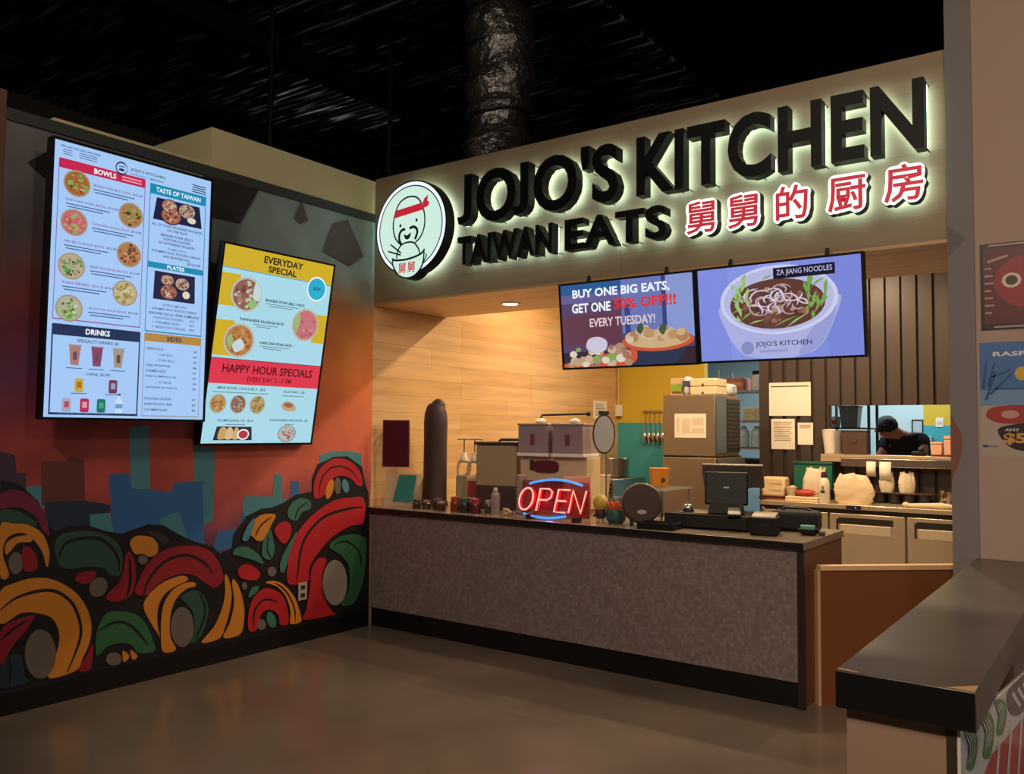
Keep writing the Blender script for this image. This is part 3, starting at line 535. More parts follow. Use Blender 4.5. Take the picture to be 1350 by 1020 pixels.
for ch, x, z, lb in [('舅', 2.945, 2.925, 'red and white lit Chinese character box nearest the word EATS'), ('舅', 3.225, 2.925, 'red and white lit Chinese character box, second after EATS'), ('的', 3.53, 2.935, 'red and white lit Chinese character box, middle of the five'),
                     ('厨', 3.84, 2.94, 'red and white lit Chinese character box, fourth after EATS'), ('房', 4.15, 2.95, 'red and white lit Chinese character box nearest the pillar')]:
    vs_, fs_ = glyphs(ch, 0.015, 0.0, 2); ax = min(v[0] for v in vs_); ay = min(v[1] for v in vs_)
    vs_ = [((v[0] - ax), (v[1] - ay), 0) for v in vs_]
    ol = outline(vs_, fs_, 44, 3); t = thing('sign_letter', lb, 'sign letter', (x, 0, z), group='Chinese channel letters')
    F2 = lambda u, v, d: (u * SCL, -d, v * SCL)
    b = B(); b.prism(ol, 0.05, 0.115, letter_m, F2); b.build('letter_shell', t, smooth=False)
    ins = [(0.45 + (u - 0.45) * 0.985, 0.45 + (v - 0.45) * 0.985) for u, v in ol]
    b = B(); b.flat(ins, 0.1155, white_lit, F2); b.build('lit_face', t, smooth=False)
    b = B(); b.add([F2(u, v, 0.1165) for u, v, _ in vs_], fs_, red_lit); b.build('red_strokes', t, smooth=False)
    b = B(); b.flat([(0.45 + (u - 0.45) * 0.9, 0.45 + (v - 0.45) * 0.9) for u, v in ol], 0.048, halo_m, F2); b.build('backlight', t, smooth=False)
    for u, v in ((0.3, 0.4), (0.6, 0.5)): B().tube([(u * SCL, -0.055, v * SCL), (u * SCL, 0, v * SCL)], 0.004, darkmet, 6).build('stand_off', t)

# round logo sign
mint = M('lit_mint', '#d2f2e2', emit=0.95); lineg = M('logo_line', '#1d3a34', 0.5); rim_w = M('lit_rim', '#eaf4ff', emit=1.1)
t = thing('round_sign', 'round lit shop sign with a smiling face above a bowl, beside JOJO\'S', 'sign', (0.555, 0, 3.285))
RL = 0.385
F3 = lambda u, v, d: (u * RL, -d, v * RL)
shape = circle(0, 0, 1, 1, 64)
bowl_o = [(-0.50, -0.64), (0.42, -0.58), (0.40, -0.78), (0.28, -0.96), (0.10, -1.07), (-0.12, -1.08), (-0.32, -0.98), (-0.45, -0.82)]
b = B(); b.prism(shape, 0.055, 0.155, letter_m, F3); b.prism(smooth_loop(bowl_o, 3), 0.055, 0.157, letter_m, F3); b.build('sign_drum', t, smooth=False)
b = B(); b.flat(circle(0, 0, 0.97, 0.97, 64), 0.1555, rim_w, F3); b.flat(circle(0, 0, 0.90, 0.90, 64), 0.156, mint, F3); b.flat(smooth_loop([(u * 0.95, v * 0.985) for u, v in bowl_o], 3), 0.1585, mint, F3)
b.build('lit_face', t, smooth=False)
b = B()
def stroke(pts, w, m, d=0.160, closed=False, sm=True):
    line = smooth_loop(pts, 6, closed) if sm else pts
    if closed: line = line + [line[0]]
    n = len(line); L_ = []; R2 = []
    for i in range(n):
        a = line[i - 1] if i else (line[-2] if closed else line[0]); c = line[i + 1] if i < n - 1 else (line[1] if closed else line[-1]); dx, dy = c[0] - a[0], c[1] - a[1]; l = math.hypot(dx, dy) or 1
        L_.append((line[i][0] - dy / l * w / 2, line[i][1] + dx / l * w / 2)); R2.append((line[i][0] + dy / l * w / 2, line[i][1] - dx / l * w / 2))
    b.add([F3(*p, d) for p in L_] + [F3(*p, d) for p in R2], [(k, n + k, n + k + 1, k + 1) for k in range(n - 1)], m)
stroke(circle(0, 0, 0.885, 0.885, 40), 0.026, lineg, 0.1572, closed=True)
stroke([(-0.22, -0.36), (-0.40, -0.20), (-0.48, 0.05), (-0.45, 0.28), (-0.34, 0.52), (-0.18, 0.63), (0.02, 0.655), (0.20, 0.60), (0.33, 0.44), (0.41, 0.20), (0.40, -0.05), (0.30, -0.24), (0.16, -0.34)], 0.036, lineg)
stroke([(-0.37, -0.62), (-0.34, -0.46), (-0.22, -0.34), (-0.06, -0.31), (0.12, -0.34), (0.25, -0.48), (0.29, -0.60)], 0.036, lineg)
stroke([(-0.48, -0.60), (-0.44, -0.65), (-0.10, -0.67), (0.24, -0.62), (0.39, -0.55), (0.41, -0.50)], 0.045, lineg)
stroke([(-0.48, -0.62), (-0.47, -0.76), (-0.36, -0.95), (-0.12, -1.06), (0.10, -1.05), (0.28, -0.94), (0.38, -0.78), (0.41, -0.56)], 0.036, lineg, 0.1605)
b.flat(circle(-0.27, 0.07, 0.032, 0.036, 12), 0.161, lineg, F3); b.flat(circle(0.19, 0.13, 0.032, 0.036, 12), 0.161, lineg, F3)
stroke([(-0.13, -0.02), (-0.22, -0.03), (-0.29, -0.10), (-0.30, -0.22), (-0.24, -0.34)], 0.06, lineg); stroke([(-0.01, -0.02), (0.10, 0.0), (0.19, -0.05), (0.21, -0.14), (0.15, -0.27)], 0.06, lineg)
b.flat(smooth_loop([(-0.16, -0.13), (-0.07, -0.16), (0.03, -0.11), (0.01, -0.21), (-0.07, -0.25), (-0.14, -0.21)], 4), 0.161, lineg, F3)
stroke([(-0.62, -0.44), (-0.25, -0.56)], 0.034, lineg, sm=False); stroke([(-0.55, -0.30), (-0.24, -0.52)], 0.034, lineg, sm=False)
b.flat([(-0.45, 0.25), (0.40, 0.33), (0.34, 0.48), (-0.40, 0.41)], 0.161, red_lit, F3); b.flat([(0.38, 0.36), (0.50, 0.38), (0.54, 0.46), (0.48, 0.50), (0.51, 0.62), (0.40, 0.56), (0.35, 0.47)], 0.161, red_lit, F3)
for cx in (-0.32, -0.06):
    vs_, fs_ = glyphs('舅', 0.012, 0, 2); b.add([F3(cx + v[0] * 0.24, -0.93 + v[1] * 0.24, 0.1615) for v in vs_], fs_, red_lit)
b.build('logo_drawing', t, smooth=False)
b = B(); b.flat(circle(0, 0, 0.93, 0.93, 48)[::-1], 0.05, halo_m, F3); b.build('backlight', t, smooth=False)
for x, z in ((-0.2, 0.1), (0.2, 0.1), (0, -0.25)): B().tube([(x, -0.06, z), (x, 0, z)], 0.005, darkmet, 6).build('stand_off', t)

# ------------------------------------------------------------------ serving counter
t = thing('serving_counter', 'long order counter faced in grey-brown mosaic tile with a dark plinth', 'counter', (1.83, 0.43, 0))
L0, L1 = -1.822, 1.81
B().box(L0 + 0.01, L1 - 0.03, -0.43, -0.39, 0.155, 0.945, tile_m, None).build('tiled_front', t, smooth=False)
B().box(L0, L1 + 0.012, -0.455, 0.43, 0.945, 0.9925, M('tan_lit_worktop', '#8b7a68', 0.22, noise=0.25, nscale=60)).build('worktop', t, bevel=0.004)  # tan tone paints the lit reflection onto a dark worktop
o = B().box(L0, L1 + 0.012, -0.459, -0.4555, 0.948, 0.990, M('worktop_edge', '#1e1a18', 0.35)).build('front_edging', t, smooth=False); o['label'] = 'dark edging strip'
B().box(L0 + 0.01, L1 - 0.02, -0.415, -0.36, 0.0, 0.155, blackbase).build('plinth', t, smooth=False)
B().box(L1 - 0.03, L1, -0.43, 0.42, 0.0, 0.945, brownpan).build('end_panel', t, smooth=False)
B().box(L1 - 0.034, L1 + 0.004, -0.437, -0.4, 0.0, 0.945, M('corner_trim', '#2a2220', 0.4)).build('corner_post', t, smooth=False)
B().box(L0 + 0.01, L1 - 0.03, 0.36, 0.40, 0.0, 0.945, brownpan).build('back_panel', t, smooth=False)

# swing gate between the counter end and the pillar
ga = math.atan2(0.67, 0.75)
t = thing('swing_gate', 'low brown panel gate with a pale top rail between counter and pillar', 'gate', (3.692, 0.16, 0), ga)
B().box(0.0, 1.05, 0.0, 0.035, 0.0, 0.81, brownpan).build('gate_panel', t, smooth=False)
B().box(-0.0, 1.06, -0.012, 0.05, 0.81, 0.84, M('pale_maple_strip', '#e3b98c', 0.4)).build('top_rail', t, bevel=0.003)
B().box(-0.018, 0.0, -0.008, 0.043, 0.0, 0.81, M('pale_edge', '#c9a27a', 0.5)).build('hinge_edge', t, smooth=False)

# half wall with a black cap, right of the picture
t = thing('half_wall', 'low tan partition under a wide worn black cap, reaching out from the pillar', 'partition', (4.745, -1.33, 0))
cap_m = M('black_laminate', '#4c433b', 0.32, noise=0.25, nscale=5)  # brown tone paints reflected light into the black cap
cp = B(); cp.box(-0.175, 0.175, -1.40, 1.31, 0.885, 0.99, cap_m); cp.build('cap', t, bevel=0.004)
ce = B(); ce.box(-0.173, 0.173, -1.4025, -1.4005, 0.889, 0.986, M('cap_edge', '#0b0a0a', 0.4)); ce.build('cap_edging', t, smooth=False)
chip_m = M('bare_chipboard', '#b08a5c', 0.8)
for poly in ([(0.10, -1.398), (0.172, -1.398), (0.172, -1.33), (0.15, -1.35)], [(-0.174, -1.39), (-0.11, -1.398), (-0.12, -1.385), (-0.168, -1.375)]):
    c = B(); c.flat(poly, 0.9905, chip_m, lambda u, v, d: (u, v, d)); o = c.build('worn_chip', t, smooth=False); o['label'] = 'worn pale chip'
B().box(-0.155, 0.098, -1.36, 1.31, 0.0, 0.885, M('halfwall_paint', '#9a7d68', 0.6, noise=0.05, nscale=3)).build('wall_body', t, smooth=False)
B().box(0.098, 0.126, -1.368, -1.31, 0.0, 0.885, M('bronze_trim', '#4e4232', 0.4, 0.5)).build('metal_corner', t, bevel=0.004)

# printed banner hung against the half wall
def screen_frame(u, v, d): return (u, -d, v)
t = thing('printed_banner', 'glossy banner printed with green leaves and red shapes beside the half wall', 'banner', (4.878, -2.70, 0.02), math.atan2(1.5, 0.17))
wp = M('banner_white', '#d8d4c8', 0.2, coat=0.6); gl = M('banner_green', '#1f7a34', 0.2, coat=0.6); rd = M('banner_red', '#c03038', 0.2, coat=0.6); bd = M('banner_navy', '#2a3448', 0.2, coat=0.6)
b = B(); b.box(0, 1.5, 0, 0.008, 0, 0.858, wp)
Fb = lambda u, v, d: (u, -0.001 - d, v)
for i, (cx, cy, w, s) in enumerate([(0.085, 0.79, 0.075, 0.058), (0.25, 0.785, 0.085, 0.068), (0.40, 0.80, 0.08, 0.055)]):
    b.flat(smooth_loop([(cx - w * 0.7, cy + s), (cx + w * 0.5, cy + s * 0.7), (cx + w, cy - s * 0.1), (cx + w * 0.4, cy - s), (cx - w * 0.5, cy - s * 0.7), (cx - w * 0.2, cy + s * 0.1)], 5), 0.0005 + i * 0.0002, gl, Fb)
    for k in (-0.45, 0.05, 0.5):
        a, c2 = ribbon(smooth_loop([(cx - w * 0.3 + k * w * 0.6, cy + s * 0.75), (cx + w * 0.25 + k * w * 0.6, cy + 0.1 * s), (cx + k * w * 0.5, cy - 0.6 * s)], 5, False), 0.007); n = len(a)
        b.add([Fb(*p, 0.0015) for p in a] + [Fb(*p, 0.0015) for p in c2], [(q, n + q, n + q + 1, q + 1) for q in range(n - 1)], wp)
b.flat([(0.16, 0.0), (0.16, 0.66), (0.30, 0.715), (0.8, 0.725), (1.4, 0.72), (1.4, 0.0)], 0.0005, rd, Fb)
for k in range(4): b.flat([(0.30 + k * 0.14, 0.55), (0.33 + k * 0.14, 0.55), (0.40 + k * 0.14, 0.73), (0.37 + k * 0.14, 0.73)], 0.0012, wp, Fb)
b.flat(smooth_loop([(0.52, 0.855), (0.50, 0.80), (0.60, 0.755), (0.78, 0.75), (0.86, 0.80), (0.85, 0.855)], 4), 0.0006, bd, Fb)
for k in range(4): b.flat([(0.54 + k * 0.07, 0.83), (0.56 + k * 0.07, 0.84), (0.66 + k * 0.07, 0.775), (0.64 + k * 0.07, 0.77)], 0.0012, wp, Fb)
b.build('banner_sheet', t, smooth=False)
B().tube([(0, 0.006, 0.862), (1.5, 0.006, 0.862)], 0.002, chrome, 8).build('top_rail', t)

# ------------------------------------------------------------------ menu screens
def E_(name, h, k=1.0): return M('screen_' + name, h, 0.25, emit=k)
def food(b, cx, cy, r, cols, d, F, seed, rim='#d8d0c0', asp=1.0):
    rnd = random.Random(seed)
    b.flat(circle(cx, cy, r, r * asp, 22), d, E_('rim' + rim, rim, 0.75), F); b.flat(circle(cx, cy, r * 0.88, r * 0.88 * asp, 20), d + 0.0002, E_('f' + cols[0], cols[0], 0.8), F)
    for k in range(44):
        a = rnd.uniform(0, 2 * PI); q = r * 0.74 * math.sqrt(rnd.random()); s = r * rnd.uniform(0.09, 0.2); c = cols[rnd.randrange(len(cols))]
        if k > 34 and len(cols) > 3: c = cols[3 + k % (len(cols) - 3)]
        pts = [(cx + q * math.cos(a) + s * rnd.uniform(0.6, 1.1) * math.cos(j * PI / 3), cy + asp * (q * math.sin(a) + s * rnd.uniform(0.4, 1.0) * math.sin(j * PI / 3))) for j in range(6)]
        b.flat(pts, d + 0.0003 + k * 0.000018, E_('f' + c, c, 0.8), F)
def rect(b, x0, x1, y0, y1, d, m, F): b.flat([(x0, y0), (x1, y0), (x1, y1), (x0, y1)], d, m, F)
def rrect(b, x0, x1, y0, y1, r, d, m, F):
    p = []
    for cx, cy, a0 in ((x1 - r, y1 - r, 0), (x0 + r, y1 - r, 90), (x0 + r, y0 + r, 180), (x1 - r, y0 + r, 270)):
        p += [(cx + r * math.cos(math.radians(a0 + k * 30)), cy + r * math.sin(math.radians(a0 + k * 30))) for k in range(4)]
    b.flat(p, d, m, F)
def frame(b, x0, x1, y0, y1, w, d, m, F):
    for q in ((x0, x1, y0, y0 + w), (x0, x1, y1 - w, y1), (x0, x0 + w, y0 + w, y1 - w), (x1 - w, x1, y0 + w, y1 - w)): rect(b, *q, d, m, F)
def tv(name, label, loc, rz, rx, Wd, Ht, group, depth=0.055, cord=True):
    t = thing(name, label, 'screen', loc, rz, rx, group)
    cs = B(); bz = 0.014
    cs.box(-Wd / 2, Wd / 2, 0, depth, 0, Ht, blackpl); cs.build('casing', t, bevel=0.004)
    fr = B()
    for q in ((-Wd / 2, Wd / 2, 0, bz), (-Wd / 2, Wd / 2, Ht - bz, Ht), (-Wd / 2, -Wd / 2 + bz, bz, Ht - bz), (Wd / 2 - bz, Wd / 2, bz, Ht - bz)): fr.box(q[0], q[1], -0.008, 0.0, q[2], q[3], blackpl)
    fr.build('bezel', t, smooth=False)
    return t, bz
INK = '#1c2a4a'
# portrait menu screen
W1, H1 = 1.075, 1.648
t, bz = tv('menu_screen', 'large portrait menu screen headed BOWLS and DRINKS, farther from the counter corner', (0.19, -2.30, 1.690), PI / 2, 0.015, W1, H1, 'menu screens on the mural wall', 0.06)
b = B(); F = lambda u, v, d: ((u - 0.5) * W1, -0.002 - d, (1 - v) * H1)
bg = E_('sky', '#a4c8f5', 1.0); rect(b, 0.014, 0.986, 0.009, 0.991, 0, bg, F)
dk_ = E_('ink', '#1f3154', 0.8); red_ = E_('crimson', '#cc2450', 0.9); teal_ = E_('teal', '#1a90b8', 0.9); wht = E_('white', '#eef6ff', 1.0); navy = E_('navy', '#22365e', 0.8); gold = E_('gold', '#c09040', 0.85); soft = E_('softink', '#4a6a9e', 0.9); pinkl = E_('pinkline', '#8e5a98', 0.9)
# the sheet's v axis points down: text boxes are given as (top, bottom)
def tx(s, x0, x1, ya, yb, m, d=0.0012, off=0.012): text(b, s, x0, x1, yb, ya, d, m, F, off)
def line(x0, x1, y, m, h=0.0028): rect(b, x0, x1, y, y + h, 0.001, m, F)
tx('OPEN DAILY FOR LUNCH AND DINNER', 0.045, 0.27, 0.022, 0.030, dk_)
for k in range(3): line(0.06, 0.11, 0.036 + k * 0.008, soft); line(0.15, 0.25, 0.036 + k * 0.008, soft)
a_, c_ = ribbon(circle(0.395, 0.052, 0.034, 0.022, 24) + [(0.429, 0.052)], 0.006); n_ = len(a_); b.add([F(*p, 0.001) for p in a_] + [F(*p, 0.001) for p in c_], [(q, n_ + q, n_ + q + 1, q + 1) for q in range(n_ - 1)], dk_)
rect(b, 0.378, 0.412, 0.044, 0.047, 0.001, dk_, F); rect(b, 0.38, 0.41, 0.053, 0.062, 0.001, dk_, F)
tx("JOJO'S KITCHEN", 0.45, 0.67, 0.040, 0.054, dk_); tx('TAIWAN EATS', 0.45, 0.55, 0.060, 0.067, soft); tx('舅舅的厨房', 0.57, 0.66, 0.060, 0.068, soft)
for k in range(4): line(0.855, 0.95, 0.040 + k * 0.009, navy, 0.004)
frame(b, 0.04, 0.545, 0.072, 0.645, 0.004, 0.0006, pinkl, F); rrect(b, 0.04, 0.545, 0.070, 0.105, 0.008, 0.0008, red_, F); tx('BOWLS', 0.235, 0.365, 0.078, 0.098, wht, off=0.03)
for k in range(2): line(0.40, 0.52, 0.080 + k * 0.011, E_('pinktext', '#f0a0b8'), 0.005)
names = ['BRAISED PORK BELLY BOWL', 'DAN DAN PORK BOWL', 'TAIWANESE SAUSAGE BOWL', 'SAN BEI CHICKEN BOWL', 'BEEF NOODLE BOWL', 'PAN FRIED RICE', 'WONTON SOUP BOWL']
bowls = [(0.143, 0.150, ['#b06a3c', '#c8b090', '#8a3a2a', '#8ab850']), (0.462, 0.222, ['#c08058', '#d0a070', '#50402a', '#70a840']), (0.136, 0.292, ['#d86a78', '#e08a8a', '#c85060', '#9ac060']), (0.460, 0.372, ['#c08458', '#a8663c', '#d8a880', '#704830']), (0.132, 0.450, ['#c8b898', '#403a34', '#a89878', '#60a050']), (0.445, 0.520, ['#d0c090', '#b8a468', '#e0d8b0', '#a89050']), (0.128, 0.602, ['#b8c0a0', '#806048', '#d8d8c0', '#78b850'])]
for k, (cx, cy, cc) in enumerate(bowls):
    food(b, cx, cy, 0.076, cc, 0.0012, F, 10 + k, '#b8a890', 0.64)
    x0, x1 = (0.235, 0.51) if k % 2 == 0 else (0.085, 0.365)
    tx(names[k], x0, x1 - 0.05, cy - 0.014, cy - 0.005, pinkl); tx('$12.00', x1 - 0.04, x1 + 0.02, cy - 0.014, cy - 0.005, navy)
    line(x0, x1 - 0.03, cy + 0.004, soft, 0.004); line(x0 + 0.01, x1 - 0.07, cy + 0.014, soft, 0.004); 
frame(b, 0.575, 0.955, 0.078, 0.655, 0.005, 0.0006, teal_, F); rrect(b, 0.575, 0.955, 0.078, 0.118, 0.008, 0.0008, teal_, F); tx('TASTE OF TAIWAN', 0.615, 0.915, 0.088, 0.107, wht, off=0.02)
def tray(x0, x1, y0, y1, seed, skew=0.02):
    b.flat([(x0 + skew, y0), (x1 - skew, y0), (x1, y1), (x0, y1)], 0.0012, E_('tray', '#20204a', 0.8), F); w = x1 - x0; h = y1 - y0
    food(b, x0 + w * 0.32, y0 + h * 0.28, w * 0.17, ['#b87a60', '#c89878', '#8a4a38', '#d8c0a8'], 0.0014, F, seed, '#302a50', 0.5); food(b, x0 + w * 0.68, y0 + h * 0.34, w * 0.19, ['#c8a890', '#a07a68', '#d0b8a8', '#6a4a40'], 0.0014, F, seed + 1, '#302a50', 0.5)
    food(b, x0 + w * 0.36, y0 + h * 0.70, w * 0.22, ['#b06a50', '#c88a70', '#e0d0c0', '#7a4030'], 0.0016, F, seed + 2, '#302a50', 0.5); b.flat(circle(x0 + w * 0.78, y0 + h * 0.72, w * 0.09, h * 0.14), 0.0019, E_('egg', '#e8dcc8', 0.9), F)
tray(0.60, 0.93, 0.128, 0.215, 40); tray(0.62, 0.90, 0.415, 0.525, 50, 0.005)
for k, s in enumerate(['ALL OF YOUR TAIWANESE FAVORITES', 'ON ONE PLATE', 'BRAISED PORK BELLY', 'POPCORN CHICKEN', '& TAIWANESE SAUSAGE', 'COMES WITH', 'STEAMED RICE, PICKLED GREENS', 'AND SEASONED EGG']):
    w = [0.34, 0.14, 0.22, 0.18, 0.24, 0.12, 0.33, 0.18][k]; tx(s, 0.765 - w / 2, 0.765 + w / 2, 0.228 + k * 0.0155 + (k > 1) * 0.006 + (k > 4) * 0.006, 0.238 + k * 0.0155 + (k > 1) * 0.006 + (k > 4) * 0.006, navy if k not in (5,) else teal_)
tx('$16.50', 0.84, 0.93, 0.362, 0.374, navy); rect(b, 0.575, 0.955, 0.382, 0.405, 0.0008, teal_, F); tx('PLATES', 0.705, 0.82, 0.386, 0.401, wht, off=0.03)
for k, s in enumerate(['PLATES COMES WITH', 'STEAMED RICE, PICKLED GREENS', 'SEASONED EGG & 2 FRIED DUMPLINGS', '+ POPCORN CHICKEN', '+ STEAMED EGG', '+ BEEF NOODLES']):
    w = [0.16, 0.30, 0.34, 0.2, 0.18, 0.22][k]; x0 = 0.765 - w / 2 if k < 3 else 0.62; tx(s, x0, x0 + w, 0.540 + k * 0.0175, 0.550 + k * 0.0175, navy if k in (1, 2) else soft)
    if k > 2: tx('$14', 0.87, 0.90, 0.540 + k * 0.0175, 0.550 + k * 0.0175, navy)
frame(b, 0.04, 0.55, 0.662, 0.982, 0.008, 0.0006, navy, F); rrect(b, 0.04, 0.55, 0.660, 0.700, 0.01, 0.0008, navy, F); tx('DRINKS', 0.225, 0.365, 0.669, 0.690, wht, off=0.03)
tx('SPECIALTY DRINKS: $5', 0.18, 0.42, 0.709, 0.722, navy)
for k, cc in enumerate(['#b08078', '#8a4a6a', '#a89a88']):
    x = 0.17 + k * 0.125; b.flat([(x - 0.034, 0.731), (x + 0.034, 0.731), (x + 0.022, 0.803), (x - 0.022, 0.803)], 0.001, E_('cup' + cc, cc, 0.9), F); rect(b, x - 0.038, x + 0.038, 0.729, 0.733, 0.0012, E_('lid', '#98a0b8'), F); rect(b, x - 0.01, x + 0.012, 0.755, 0.785, 0.0012, E_('cuplogo', '#6a4a5a', 0.9), F); line(x - 0.045, x + 0.045, 0.813, soft, 0.003)
tx('CANS: $2.99', 0.235, 0.375, 0.828, 0.839, navy)
for k, (x, y, cc, c2) in enumerate([(0.20, 0.85, '#d0b040', '#b07030'), (0.395, 0.85, '#7a3a5a', '#9aa8c8'), (0.135, 0.922, '#a8b0c8', '#c84860'), (0.235, 0.922, '#c02c50', '#e0a0b0'), (0.33, 0.922, '#1a7a60', '#40a888')]):
    rrect(b, x - 0.025, x + 0.025, y, y + 0.05, 0.008, 0.001, E_('can' + cc, cc, 0.9), F); rect(b, x - 0.012, x + 0.014, y + 0.012, y + 0.034, 0.0012, E_('can' + c2, c2, 0.9), F); line(x - 0.045, x + 0.045, y + 0.053, soft, 0.003)
b.flat([(0.415, 0.972), (0.455, 0.972), (0.457, 0.93), (0.442, 0.915), (0.442, 0.905), (0.428, 0.905), (0.428, 0.915), (0.413, 0.93)], 0.001, E_('bottle', '#c8dcf0'), F); rect(b, 0.414, 0.456, 0.938, 0.955, 0.0012, E_('bottlelabel', '#6a9ad0'), F); rect(b, 0.427, 0.443, 0.900, 0.907, 0.0012, navy, F)
frame(b, 0.575, 0.955, 0.662, 0.982, 0.004, 0.0006, E_('goldline', '#9a98a0', 0.9), F); rrect(b, 0.575, 0.955, 0.660, 0.692, 0.008, 0.0008, gold, F); tx('SIDES', 0.72, 0.82, 0.667, 0.685, navy, off=0.03)
for k, (s, w, x) in enumerate([('SPRING ROLLS', 0.11, 0.59), ('+ CHICKEN', 0.10, 0.66), ('+ PORK BELLY', 0.12, 0.66), ('CHILI WONTONS', 0.16, 0.59), ('STEAMED RICE', 0.13, 0.59), ('FRIED DUMPLINGS (6)', 0.20, 0.59), ('+ SIX PIECES', 0.10, 0.66), ('TAIWANESE SAUSAGE (2)', 0.21, 0.59), ('', 0, 0), ('POPCORN CHICKEN', 0.17, 0.59), ('SWEET POTATO FRIES', 0.18, 0.59), ('CUCUMBER SALAD', 0.15, 0.59)]):
    y = 0.715 + k * 0.0215
    if s: tx(s, x, x + w, y, y + 0.009, soft if k in (1, 2, 6) else navy); tx('$%d' % (3 + k % 5), 0.905, 0.93, y, y + 0.009, navy)
o = b.build('display', t, smooth=False); o['label'] = 'lit pale blue menu sheet'
# wall bracket
B().box(-0.2, 0.2, 0.06, 0.085, 0.5, 1.1, darkmet).build('mount_plate', t, smooth=False)
B().box(-0.05, 0.05, 0.06, 0.187, 0.7, 0.95, darkmet).build('mount_arm', t, smooth=False)

# tilted portrait specials screen
W2, H2 = 1.004, 1.405
t, bz = tv('menu_screen', 'tilted portrait screen headed EVERYDAY SPECIAL in yellow, nearer the counter corner', (0.072, -1.226, 1.529), PI / 2, 0.165, W2, H2, 'menu screens on the mural wall', 0.05)
b = B(); F = lambda u, v, d: ((u - 0.5) * W2, -0.002 - d, (1 - v) * H2)
pale = E_('pale', '#aadcec', 0.95); yel = E_('yellow', '#d2b026', 0.95); sred = E_('specred', '#e23850', 0.95); blk = E_('blk', '#241a20', 0.7); cyan = E_('cyan', '#22aed0', 0.95); dred = E_('dred', '#5a1420', 0.7); greyt = E_('greyt', '#6a8a9a', 0.9)
rect(b, 0.014, 0.986, 0.01, 0.99, 0, pale, F); rect(b, 0.014, 0.986, 0.01, 0.118, 0.0006, yel, F); line(0.014, 0.986, 0.118, cyan, 0.004)
tx('EVERYDAY', 0.345, 0.695, 0.030, 0.066, blk, off=0.03); tx('SPECIAL', 0.39, 0.645, 0.076, 0.109, blk, off=0.03)
rect(b, 0.014, 0.17, 0.145, 0.305, 0.0006, yel, F); rect(b, 0.86, 0.986, 0.285, 0.44, 0.0006, yel, F); rect(b, 0.014, 0.17, 0.375, 0.55, 0.0006, yel, F)
food(b, 0.235, 0.238, 0.128, ['#9a6a5a', '#7a4a40', '#b88878', '#c8d0b0'], 0.001, F, 71, '#cfd0c4', 0.68); b.flat(smooth_loop([(0.25, 0.285), (0.30, 0.26), (0.33, 0.28), (0.29, 0.305)], 4), 0.0022, E_('garnish', '#9ac078', 0.9), F)
b.flat(smooth_loop([(0.30, 0.17), (0.35, 0.21), (0.345, 0.26), (0.29, 0.25)], 4), 0.0021, E_('ricewhite', '#c8d8d8', 0.95), F)
food(b, 0.785, 0.350, 0.125, ['#d87c84', '#c86070', '#e09a9a', '#d88088'], 0.001, F, 72, '#d0c8b0', 0.70); b.flat(smooth_loop([(0.68, 0.33), (0.72, 0.29), (0.73, 0.35), (0.70, 0.40)], 4), 0.0022, E_('garnish', '#9ac078', 0.9), F)
food(b, 0.222, 0.470, 0.128, ['#c88a50', '#b87440', '#d8a068', '#a86038'], 0.001, F, 73, '#cfd0c4', 0.68); b.flat(smooth_loop([(0.12, 0.47), (0.15, 0.44), (0.17, 0.48), (0.15, 0.51)], 4), 0.0022, E_('garnish', '#9ac078', 0.9), F); b.flat(smooth_loop([(0.17, 0.49), (0.23, 0.46), (0.27, 0.50), (0.20, 0.53)], 4), 0.0023, E_('ricewhite', '#c8d8d8', 0.95), F)
b.flat(circle(0.85, 0.150, 0.094, 0.066, 30), 0.001, wht, F); b.flat(circle(0.85, 0.150, 0.083, 0.058, 30), 0.0012, cyan, F); tx('$20', 0.815, 0.885, 0.140, 0.158, navy, 0.0016, off=0.02); line(0.80, 0.90, 0.125, navy, 0.005); line(0.80, 0.90, 0.172, E_('cy2', '#1a88a8'), 0.005)
for s, x0, x1, y, xa in (('BRAISED PORK BELLY RICE', 0.40, 0.755, 0.243, 0.40), ('TAIWANESE SAUSAGE RICE', 0.20, 0.585, 0.355, 0.32), ('DAN DAN PORK RICE  /', 0.40, 0.71, 0.462, 0.40)):
    tx(s, x0, x1, y, y + 0.014, blk, off=0.025); line(xa, x1 - 0.05, y + 0.023, greyt, 0.004); line(xa + 0.03, x1 - 0.11, y + 0.034, greyt, 0.004)
rect(b, 0.014, 0.986, 0.565, 0.69, 0.0006, sred, F); line(0.014, 0.986, 0.563, dred, 0.003); tx('HAPPY HOUR SPECIALS', 0.115, 0.915, 0.590, 0.633, dred, off=0.02); tx('EVERY DAY 2 - 5 PM', 0.33, 0.72, 0.648, 0.672, dred, off=0.01)
tx('MINI BOWL CHOOSE 3 : $20', 0.095, 0.50, 0.704, 0.719, E_('tealtext', '#2a6a80', 0.9), off=0.02); line(0.06, 0.53, 0.730, greyt, 0.004)
tx('GUA BAO : $5', 0.665, 0.865, 0.708, 0.723, E_('tealtext', '#2a6a80', 0.9), off=0.02); line(0.66, 0.86, 0.735, greyt, 0.004)
for k, cc in enumerate([['#c89858', '#b07a40', '#e0b880', '#a86838'], ['#9a6a60', '#7a5048', '#b88878', '#a8b890'], ['#c8a068', '#a87840', '#d8b888', '#608a40']]): food(b, 0.115 + k * 0.165, 0.790, 0.068, cc, 0.001, F, 80 + k, '#b8c8c0', 0.72)
